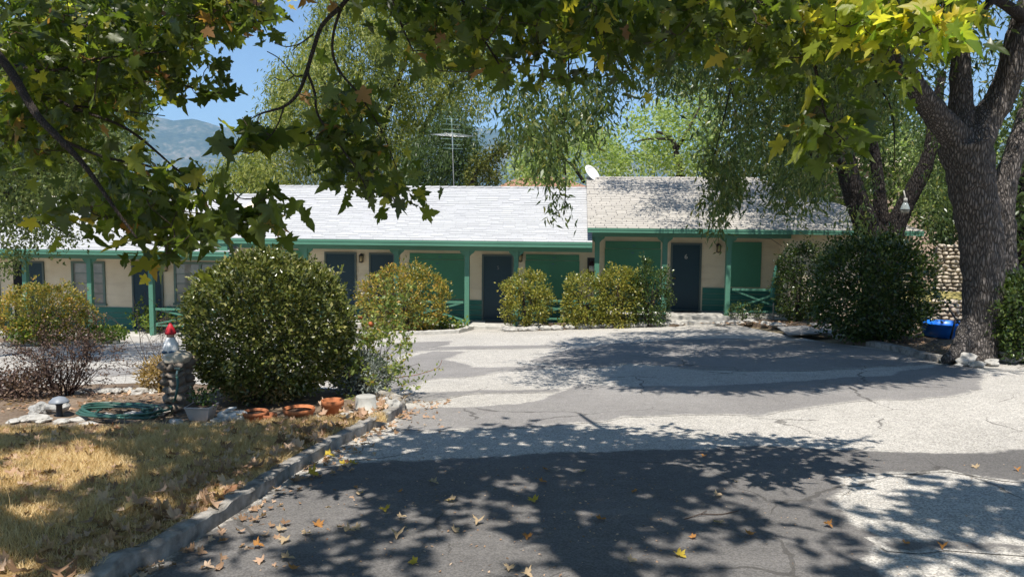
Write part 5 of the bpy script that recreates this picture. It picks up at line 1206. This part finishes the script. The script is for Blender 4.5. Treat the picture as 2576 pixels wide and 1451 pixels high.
# square planter
g = gp(495, 1062, .08); k = g.y / PF; w0, w1, h = 23 * k, 33 * k, 38 * k; c = Vector((g.x, g.y + w1, g.z))
t = thing('square_planter', 'pale square plastic planter holding a straggly little plant', 'planter', c, 'pots along the bed')
def frus(m, c, r0, z0, r1, z1):
    vs = [(c.x + sx * r0, c.y + sy * r0, c.z + z0) for sx, sy in ((-1, -1), (1, -1), (1, 1), (-1, 1))] + [(c.x + sx * r1, c.y + sy * r1, c.z + z1) for sx, sy in ((-1, -1), (1, -1), (1, 1), (-1, 1))]
    return m.add(vs, [(0, 3, 2, 1), (4, 5, 6, 7), (0, 1, 5, 4), (1, 2, 6, 5), (2, 3, 7, 6), (3, 0, 4, 7)])
m = frus(MB(), c, w0, 0, w1 * .96, h * .86); m.build('pot', M_PLANTER, t, bevel=.006); frus(MB(), c, w1 * .985, h * .862, w1 * 1.03, h).build('rim', M_PLANTER, t, bevel=.006)
frus(MB(), c, w1 * .9, h * .98, w1 * .9, h * 1.01).build('soil', M_SOIL, t)
C = np.array(c) + np.column_stack([rng.uniform(-.09, .09, 50), rng.uniform(-.09, .09, 50), rng.uniform(h, h + .16, 50)]); p_, a_, n_, s_ = cloud(C, 6, (.08, .08, .06), .1, (.025, .05), .6, .5)
leaves('foliage', M_BUSHD, OVAL, p_, a_, n_, s_, t)
# grey stone rabbit
g = gp(580, 1062, .08); k = g.y / PF
t = thing('rabbit_figure', 'small grey-white stone rabbit crouching on the lawn edge beside the square planter', 'garden figure', g)
M_RAB = plain('cast_stone', (.46, .46, .45), .85, .2, 14, .4, .2)
s = k * 1.0
def blob(m, c, r, sub=ICO2_V): return m.add([(c[0] + v.x * r[0], c[1] + v.y * r[1], c[2] + v.z * r[2]) for v in sub], ICO2_F, True)
m = MB(); blob(m, (g.x + 8 * s, g.y + .06, g.z + 12 * s), (30 * s, 20 * s, 15 * s)); blob(m, (g.x + 22 * s, g.y + .06, g.z + 13 * s), (18 * s, 19 * s, 16 * s)); blob(m, (g.x - 24 * s, g.y + .05, g.z + 16 * s), (15 * s, 11 * s, 11 * s)); blob(m, (g.x - 18 * s, g.y + .03, g.z + 4 * s), (16 * s, 6 * s, 5 * s)); blob(m, (g.x + 38 * s, g.y + .07, g.z + 10 * s), (6 * s, 6 * s, 6 * s))
o = m.build('body', M_RAB, t); r = o.modifiers.new('join', 'REMESH'); r.mode = 'VOXEL'; r.voxel_size = .009; r.use_smooth_shade = True
for dy in (-5, 6):
    m = MB(); m.tube([(g.x - 22 * s, g.y + .05 + dy * s, g.z + 23 * s), (g.x - 8 * s, g.y + .05 + dy * s, g.z + 30 * s), (g.x + 8 * s, g.y + .05 + dy * s * 1.3, g.z + 34 * s)], [3 * s, 5 * s, 2.5 * s], 8); m.build('ear', M_RAB, t)
# mushroom-shaped path lamp
g = gp(150, 1048, .08); k = g.y / PF
t = thing('path_lamp', 'low black garden lamp with a pale mushroom-shaped cap', 'garden lamp', g)
MB().lathe(g, [(10 * k, 0), (8 * k, 3 * k), (7 * k, 30 * k), (10 * k, 34 * k)], 14).build('post', M_BLACK, t)
MB().lathe(g, [(4 * k, 36 * k), (24 * k, 38 * k), (23 * k, 41 * k), (14 * k, 50 * k), (4 * k, 53 * k)], 18).build('cap', plain('cap_grey', (.22, .24, .27), .45, .15, 8, 0, .4), t)
# stone pillar with tap, and the figure on it
pb = gp(462, 1046, .06); d = pb.y + .25; zt = P(440, 885, d).z; x0, x1 = P(420, 900, d).x, P(474, 900, d).x
t = thing('stone_pillar', 'rough mortared stone pillar with a garden tap, half hidden by the dome shrub', 'pillar', (pb.x, d, pb.z))
m = MB(); z = pb.z - .05; i = 0
M_PIL = plain('pillar_stone', (.22, .18, .145), .9, .35, 8, .8, .15)
while z < zt - .1:
    hh = rng.uniform(.06, .13)
    for xx in np.linspace(x0 + .06, x1 - .06, 3): 
        for yy in (d - .12, d + .12): i += 1; m.add(rockverts((xx + rng.uniform(-.02, .02), yy, z + hh / 2), (rng.uniform(.05, .085), .12, hh * rng.uniform(.42, .6)), i * 2.1, rng.uniform(-.4, .4), ICO2_V, 0, .5), ICO2_F, True)
    z += hh * .9
m.box(x0 + .05, x1 - .05, d - .13, d + .15, pb.z - .1, zt - .1); m.build('shaft', M_PIL, t)
MB().add(rockverts(((x0 + x1) / 2, d, zt - .06), ((x1 - x0) * .56, .22, .075), 4.4, 0, None, 0, .15), ICO_F, True).build('capstone', plain('capstone', (.48, .42, .33), .9, .25, 6, .5, .15), t)
tp = P(446, 932, d - .24); MB().tube([tp + Vector((0, .12, 0)), tp, tp + Vector((0, -.02, -.05))], .013, 8).box(tp.x - .03, tp.x + .03, tp.y - .01, tp.y + .01, tp.z + .02, tp.z + .032).build('tap', plain('tap_brass', (.30, .40, .36), .4, .2, 10, 0, .5, .6), t)
fx, fz = P(430, 880, d).x, zt - .01; k = d / PF
t = thing('garden_figure', 'small white garden figure with a red hat standing on the stone pillar', 'garden figure', (fx, d, fz))
MB().lathe((fx, d, fz), [(16 * k, 0), (20 * k, 10 * k), (17 * k, 24 * k), (11 * k, 36 * k), (10 * k, 40 * k)], 16).build('body', M_WHITE, t)
m = MB(); blob(m, (fx - 9 * k, d - 10 * k, fz + 4 * k), (9 * k, 14 * k, 5 * k)); blob(m, (fx + 9 * k, d - 10 * k, fz + 4 * k), (9 * k, 14 * k, 5 * k)); m.build('shoes', plain('shoe_blue', (.05, .09, .14), .5, .2, 10), t)
m = MB(); blob(m, (fx, d, fz + 46 * k), (10 * k, 10 * k, 10 * k)); m.build('head', plain('face_paint', (.45, .28, .2), .6, .1, 10), t)
MB().lathe((fx, d, fz), [(13 * k, 48 * k), (14 * k, 52 * k), (9 * k, 64 * k), (6 * k, 70 * k), (1 * k, 78 * k)], 14).build('hat', plain('hat_red', (.45, .02, .03), .5, .1, 10), t)
# hose
M_HOSE = plain('hose_green', (.035, .10, .075), .38, .2, 6, 0, .5); hb = .08
pts = []
def hp(u_, v_, lift=0): q = gp(u_, v_, hb); return Vector((q.x, q.y, q.z + .012 + lift))
for i in range(118):
    a = i * .33; r_ = 1 + .30 * noise.noise(Vector((i * .13, 0, 3))) * 1.6; cu_, cv_ = 300 + 60 * noise.noise(Vector((i * .06, 5, 0))), 1047 + 9 * noise.noise(Vector((i * .08, 9, 0)))
    pts.append(hp(cu_ + 92 * r_ * math.cos(a), cv_ + 16 * r_ * math.sin(a), .012 + .03 * abs(math.sin(i * .31)) + .0004 * i))
pts += [hp(395, 1050, .02), hp(418, 1040, .03), hp(432, 1030, .06), P(440, 1005, tp.y - .08), P(447, 965, tp.y - .06), tp + Vector((.005, -.03, -.06))]
s = spline([tuple(p) for p in pts], 3); o = MB().tube([tuple(q) for q in s], .0135, 6).build('garden_hose', M_HOSE, None, hp(305, 1045)); tag(o, 'dark green garden hose coiled on the stones and running up to the pillar tap', 'hose')

# ------------------------------------------------------------------ right-hand things
g = gp(2380, 858, .05); d = 15.8; g = P(2380, 855, d); g.z = ground(g.x, g.y) + .06; k = d / PF; r = 62 * k
t = thing('paddling_pool', 'round bright blue plastic paddling pool partly behind the big trunk', 'paddling pool', g)
M_POOL = plain('pool_blue', (.01, .16, .62), .35, .08, 3, 0, .5); hz = 34 * k
MB().lathe(g, [(r * .86, 0), (r * .93, hz * .5), (r * .94, hz * .55), (r, hz * .92), (r * 1.03, hz), (r * .98, hz * 1.0), (r * .92, hz * .6), (r * .84, .02), (.02, .018)], 36).build('basin', M_POOL, t)
t = thing('folding_frame', 'black metal folding frame standing in front of the blue pool', 'frame', P(2395, 868, d - .55)); dd = d - .55
m = MB()
def bar(a_, b2_, r_=.02): m.tube([P(*a_, dd), P(*b2_, dd)], r_, 7)
bar((2388, 778), (2438, 850)); bar((2405, 800), (2388, 862)); m.build('leg', M_BLACK, t); m = MB(); m.tube([P(2403, 805, dd), P(2450, 803, dd)], .024, 7); m.tube([P(2403, 812, dd), P(2450, 809, dd)], .018, 7); m.tube([P(2405, 800, dd), P(2405, 800, dd + .5), P(2390, 862, dd + .5)], .018, 7); m.build('crossbar', M_BLACK, t)
# floodlight hanging in the tree
lp = P(2277, 520, 17.2); k = 11.5 / PF
t = thing('yard_light', 'clear glass yard light hanging among the stems of the dark tree', 'lamp', lp)
m = MB().lathe(lp, [(18 * k, -12 * k), (17 * k, -8 * k), (10 * k, 10 * k), (6 * k, 16 * k)], 14); m.build('shade', plain('ribbed_glass', (.26, .29, .28), .15, .1, 20, 0, .6), t)
MB().lathe(lp, [(7 * k, 16 * k), (7 * k, 28 * k), (4 * k, 32 * k)], 10).tube([lp + Vector((0, 0, 30 * k)), lp + Vector((0, .1, 60 * k))], .015, 6).build('socket', M_CONC, t)
MB().lathe(lp, [(13 * k, -24 * k), (16 * k, -12.5 * k)], 12).build('lens', plain('lens_amber', (.4, .35, .26), .2, .1, 8, 0, .5), t)
# boards lying on the ground
for uv, lab in (([(1955, 822), (2025, 818), (2085, 836), (1985, 842)], 'large grey plywood board lying on the soil left of the dark shrubs'), ([(2030, 812), (2075, 812), (2125, 828), (2085, 834)], 'smaller grey board lying at the foot of the dark shrubs')):
    q = [gp(u_, v_, .09) for u_, v_ in uv]; vs = [tuple(p) for p in q] + [(p.x, p.y, p.z - .022) for p in q]
    o = MB().add(vs, [(0, 1, 2, 3), (7, 6, 5, 4), (0, 4, 5, 1), (1, 5, 6, 2), (2, 6, 7, 3), (3, 7, 4, 0)]).build('plywood_board', plain('grey_board', (.26, .25, .235), .85, .2, 4, .3, .2), None, q[0]); tag(o, lab, 'board', 'boards on the ground')
# closed parasol leaning in the porch corner
pp = P(1946, 790, 21.0); zt = P(1950, 668, 21.0).z; z0 = ground(pp.x, pp.y)
t = thing('closed_parasol', 'folded green parasol leaning in the corner of the right-hand porch', 'parasol', (pp.x, pp.y, z0))
a_ = Vector((pp.x - .02, pp.y, z0)); b_ = Vector((pp.x + .02, pp.y + .02, zt))
MB().tube([a_, b_], .018, 8).build('pole', M_CONC, t); dv = b_ - a_
MB().tube([a_ + dv * .34, a_ + dv * .40, a_ + dv * .55, a_ + dv * .8, a_ + dv * 1.0], [.05, .13, .12, .08, .025], 12, .25).build('canopy', paint('canvas_green', (.03, .13, .10), .8), t)
# white stake
q = gp(1418, 812, .05); o = MB().box(q.x - .035, q.x + .035, q.y - .02, q.y + .02, q.z - .1, P(1418, 765, q.y).z).build('stake', M_BUCK, None, q); tag(o, 'thin pale wooden stake standing in the soil among the yellow-green shrubs', 'stake')
# red-earth bank and houses behind
hb_ = P(1380, 452, 60); q = [P(1235, 480, 58), P(1500, 480, 58), P(1490, 452, 64), P(1400, 446, 66), P(1300, 449, 66), P(1240, 452, 64)]
t = thing('tiled_house', 'low house with a red-brown tiled roof just showing over the middle ridge', 'house', (P(1360, 480, 60).x, 60, -2.5))
a_, b_ = P(1245, 472, 58), P(1490, 472, 58); zr_ = P(1360, 446, 63).z; ze_ = a_.z
MB().box(a_.x + .4, b_.x - .4, 58.6, 67, -2.5, ze_ - .02).build('wall', M_STUC, t)
m = MB(); m.add([(a_.x, 58, ze_), (b_.x, 58, ze_), (b_.x - 2, 62.5, zr_), (a_.x + 2, 62.5, zr_), (b_.x, 67.5, ze_), (a_.x, 67.5, ze_)], [(0, 1, 2, 3), (3, 2, 4, 5), (0, 3, 5), (1, 4, 2), (0, 5, 4, 1)])
mr, tt, bb = newmat('clay_tiles'); cc = objco(tt, 'Object', (3.2, 3.2, 3.2)); wv = tt.nodes.new('ShaderNodeTexWave'); wv.inputs['Scale'].default_value = 1.2; tt.links.new(cc, wv.inputs[0])
tt.links.new(ramp(tt, [(0, (.26, .13, .075)), (1, (.42, .23, .14))], wv.outputs['Fac']), bb.inputs['Base Color']); bb.inputs['Roughness'].default_value = .9; bump(tt, bb, wv.outputs['Fac'], .6, .05)
m.build('roof', mr, t)
a_, b_ = P(2150, 540, 40), P(2420, 540, 40); z0_ = -2.0; zw = P(2300, 425, 40).z
t = thing('hillside_house', 'beige house with a pale eave glimpsed through the trees at the right', 'house', ((a_.x + b_.x) / 2, 40, z0_))
MB().box(a_.x, b_.x, 40, 47, z0_, zw).build('wall', plain('beige_render', (.42, .31, .23), .9, .1, 2, .2), t)
MB().box(a_.x - .4, b_.x + .4, 39.5, 47.5, zw + .002, zw + .16).add([(a_.x - .4, 39.5, zw + .162), (b_.x + .4, 39.5, zw + .162), (b_.x - 1, 43.5, zw + 1.5), (a_.x + 1, 43.5, zw + 1.5), (b_.x + .4, 47.5, zw + .162), (a_.x - .4, 47.5, zw + .162)], [(0, 1, 2, 3), (3, 2, 4, 5), (0, 3, 5), (1, 4, 2)]).build('roof', plain('roof_buff', (.5, .4, .3), .9, .2, 3), t)
w_ = P(2300, 478, 40); MB().box(w_.x - .5, w_.x + .5, 39.94, 39.998, w_.z - .5, w_.z + .5).build('window', M_PANE, t)

# ------------------------------------------------------------------ grass, litter, fallen leaves
M_GRASS = leafmat('dry_grass', [(0, (.46, .31, .14)), (.5, (.68, .50, .26)), (.9, (.83, .67, .40)), (1, (.62, .46, .24))], .22, .7, .15, 1.1)
def blades(name, n, poly, hmin, hmax, w, mat, off, keep=None):
    p = rand_in(poly, n); z = gnp(p[:, 0], p[:, 1]) + off
    cl = np.array([noise.noise(Vector((q[0] * 2.1, q[1] * 2.1, 0))) + .6 * noise.noise(Vector((q[0] * 6, q[1] * 6, 2))) for q in p])
    kk = rng.random(n) < np.clip(.75 + .5 * cl, .12, 1); p, z, cl = p[kk], z[kk], cl[kk]; n = len(p)
    a = rng.uniform(0, 6.283, n); h = rng.uniform(hmin, hmax, n) * (1 + .45 * cl); b = rng.uniform(0, 6.283, n); ln = rng.uniform(.1, 1.3, n) * h
    B = np.column_stack([p, z]); dx = np.column_stack([np.cos(a), np.sin(a), 0 * a]) * w * .5 ; lean = np.column_stack([np.cos(b), np.sin(b), 0 * b]) * ln[:, None]
    up = np.column_stack([0 * h, 0 * h, h])
    V = np.stack([B - dx, B + dx, B + up * .6 + lean * .35 + dx * .7, B + up * .6 + lean * .35 - dx * .7, B + up + lean], 1).reshape(-1, 3)
    i = np.arange(n)[:, None] * 5
    F = np.concatenate([np.concatenate([i, i + 1, i + 2], 1), np.concatenate([i, i + 2, i + 3], 1), np.concatenate([i + 3, i + 2, i + 4], 1)])
    return mesh_np(name, V, F, mat, None, (0, 0, 0))
vis = [(-400, 1500), (290, 1500), (975, 1058), (300, 1078), (-400, 1085)]
lawnvis = [(p.x - .03, p.y) for p in kl[:-1]] + [(p.x, p.y) for p in lawn_top[:-1]] + [tuple(gp(-150, 1470))[:2]]
tag(blades('dry_grass', 105000, lawnvis, .025, .065, .0035, M_GRASS, .085), kind='stuff')
tag(blades('tall_grass_stalks', 240, lawnvis, .12, .26, .003, M_GRASS, .085), kind='stuff')
bedvis = [tuple(gp(u_, v_))[:2] for u_, v_ in [(-100, 1060), (460, 1050), (420, 990), (0, 1000)]]
M_LIT = leafmat('dead_leaf', [(0, (.20, .12, .07)), (.35, (.38, .24, .15)), (.7, (.54, .36, .25)), (.9, (.62, .46, .33)), (1, (.30, .13, .06))], .25, .75, .15, 1.1)
M_LITY = leafmat('yellow_dead_leaf', [(0, (.50, .36, .04)), (1, (.60, .44, .07))], .3, .6, .2, 1.1); M_LITO = leafmat('orange_dead_leaf', [(0, (.38, .16, .04)), (1, (.48, .24, .08))], .3, .7, .2, 1.1); M_LITT = leafmat('tan_dead_leaf', [(0, (.42, .30, .18)), (1, (.52, .40, .26))], .3, .7, .2, 1.1)
def curl(T, k1, k2):
    V, F = T; V = V.copy(); x, y = V[:, 0], V[:, 1] - .45; V[:, 2] += k1 * x * x * 1.6 + k2 * y * y * 1.2 + .06 * np.sin(7 * x + 5 * y); V[:, 2] -= V[:, 2].min(); return V, F
def litter(name, pts, off, size, mat, tm=None, tilt=.5):
    n = len(pts); z = gnp(pts[:, 0], pts[:, 1]) + off; A = rnd(n); A[:, 2] *= .15; N = rnd(n) * tilt; N[:, 2] = 1 * np.where(rng.random(n) < .3, -1, 1)
    return leaves(name, mat, tm or curl(MAPLE, .35, .25), np.column_stack([pts, z]), A, N, rng.uniform(size[0], size[1], n), None, (0, 0, 0))
nearkerb = np.array([(p.x, p.y) for p in resample([(p.x, p.y) for p in kl], .02, 0, False)])
q = nearkerb[rng.integers(0, len(nearkerb), 260)]; q = q + np.column_stack([.10 + rng.exponential(.16, len(q)), rng.normal(0, .05, len(q))]); tag(litter('leaf_litter', q, .012, (.02, .06), M_LIT), kind='stuff')
q = rand_in(lawnvis, 1700); w8 = np.array([noise.noise(Vector((a_ * 1.1, b2_ * 1.1, 5))) for a_, b2_ in q]); q = q[rng.random(len(q)) < np.clip(.55 + 1.2 * w8 + (6.5 - q[:, 1]) * .12, .05, 1)]
tag(litter('lawn_leaf_litter', q, .10, (.03, .085), M_LIT, None, .6), kind='stuff')
q = nearkerb[rng.integers(0, len(nearkerb), 260)] - np.column_stack([.05 + rng.exponential(.2, 260), 0 * np.ones(260)]); tag(litter('lawn_leaf_litter', q, .12, (.05, .12), M_LIT, None, .8), kind='stuff')
q = rand_in([tuple(gp(u_, v_))[:2] for u_, v_ in [(620, 1440), (1000, 1150), (1700, 1200), (1750, 1451), (1500, 1460)]], 420); tag(litter('leaf_crumbs', q, .012, (.008, .028), M_LIT, OVAL), kind='stuff')
q = rand_in([tuple(gp(u_, v_))[:2] for u_, v_ in [(1700, 1451), (1700, 1150), (2576, 1150), (2576, 1451)]], 140); tag(litter('leaf_crumbs', q, .012, (.006, .02), M_LIT, OVAL), kind='stuff')
q = np.concatenate([rand_in(bedvis, 500), rand_in([tuple(gp(u_, v_))[:2] for u_, v_ in [(1720, 820), (2000, 816), (2200, 866), (2330, 900), (2480, 900), (2300, 850), (2050, 830)]], 900)]); tag(litter('bed_litter', q, .085, (.03, .09), M_LIT, OVAL), kind='stuff')
q = rand_in([tuple(gp(u_, v_))[:2] for u_, v_ in [(1000, 1050), (1040, 1010), (1150, 1010), (1060, 1045)]], 40); tag(litter('leaf_litter', q, .012, (.03, .06), M_LIT), kind='stuff')

LEAFV = [curl(MAPLE, .25, .15), curl(MAPLE, .6, -.2), curl(MAPLE, .2, .45)]
GRP = 'fallen sycamore leaves on the driveway'
def fallen(u_, v_, sz, kind):
    g = gp(u_, v_); mat, lab = {'y': (M_LITY, 'bright yellow fallen sycamore leaf lying on the shaded driveway'), 'o': (M_LITO, 'orange-brown curled sycamore leaf lying on the shaded driveway'), 't': (M_LITT, 'dry tan sycamore leaf lying on the driveway')}[kind]
    g.z = ground(g.x, g.y) + .010; a_ = np.array([[math.cos(u_ * 1.3 + v_), math.sin(u_ * 1.3 + v_), rng.uniform(-.05, .15)]]); n_ = np.array([[rng.normal() * .2, rng.normal() * .2 - .15, 1]])
    o = leaves('fallen_leaf', mat, LEAFV[int(u_ + v_) % 3], np.array([tuple(g)]), a_, n_, [sz * .56], None, g); tag(o, lab, 'fallen leaf', GRP)
for u_, v_, s_, k_ in [(1083, 1218, .13, 't'), (1360, 1217, .10, 'o'), (1340, 1260, .13, 'y'), (968, 1285, .12, 'y'), (1142, 1264, .13, 't'), (795, 1322, .12, 'o'), (870, 1345, .11, 't'), (1505, 1311, .10, 'o'), (1703, 1398, .12, 'y'), (1327, 1352, .10, 'o'),
    (1812, 1322, .12, 't'), (1885, 1352, .11, 'o'), (2078, 1325, .09, 'o'), (2275, 1372, .08, 'o'), (2370, 1378, .09, 'o'), (1772, 1150, .09, 'o'), (1375, 1186, .11, 'o'), (1470, 1190, .10, 't'), (1583, 1417, .09, 't'), (1048, 1418, .09, 'y'), (2453, 1176, .10, 't'), (2558, 1184, .08, 'o'),
    (1204, 1317, .12, 't'), (1005, 1308, .10, 't'), (820, 1152, .14, 'y'), (858, 1172, .13, 'y'), (880, 1168, .12, 'y'), (778, 1200, .17, 'y'), (700, 1340, .10, 't'), (765, 1350, .10, 't'), (720, 1362, .12, 't'), (712, 1412, .12, 't'), (1000, 1350, .13, 't'), (1802, 1252, .11, 't'), (1280, 1432, .10, 't'), (1748, 1356, .08, 'o'),
    (895, 1330, .10, 't'), (640, 1380, .10, 'o'), (905, 1250, .09, 't'), (1010, 1240, .07, 'o'), (1140, 1340, .10, 't'), (1600, 1240, .08, 'o'), (1850, 1215, .06, 't'), (1320, 1450, .10, 't'), (735, 1440, .11, 'o')]:
    fallen(u_, v_, s_, k_)
tg = gp(1800, 1300); o = MB().tube([tg + Vector((-.22, -.06, .008)), tg + Vector((-.1, 0, .02)), tg + Vector((.05, .03, .008)), tg + Vector((.18, .09, .012))], .004, 5).tube([tg + Vector((-.1, 0, .02)), tg + Vector((-.04, .08, .012))], .003, 5).build('fallen_twig', M_DEAD, None, tg); tag(o, 'short bare twig lying on the dark asphalt', 'twig')

# ------------------------------------------------------------------ haze
HAZE_D = 1.3e-4
hz = MB().box(-9500, 9500, -450, 12600, -75, 870).build('haze', None, None, (0, 0, 0)); tag(hz, kind='stuff')
mh = bpy.data.materials.new('haze'); mh.use_nodes = True; th_ = mh.node_tree; th_.nodes.clear()
vo = th_.nodes.new('ShaderNodeVolumePrincipled'); vo.inputs['Color'].default_value = (.42, .70, 1, 1); vo.inputs['Density'].default_value = HAZE_D; vo.inputs['Anisotropy'].default_value = 0.0
ou = th_.nodes.new('ShaderNodeOutputMaterial'); th_.links.new(vo.outputs[0], ou.inputs['Volume']); hz.data.materials.append(mh)
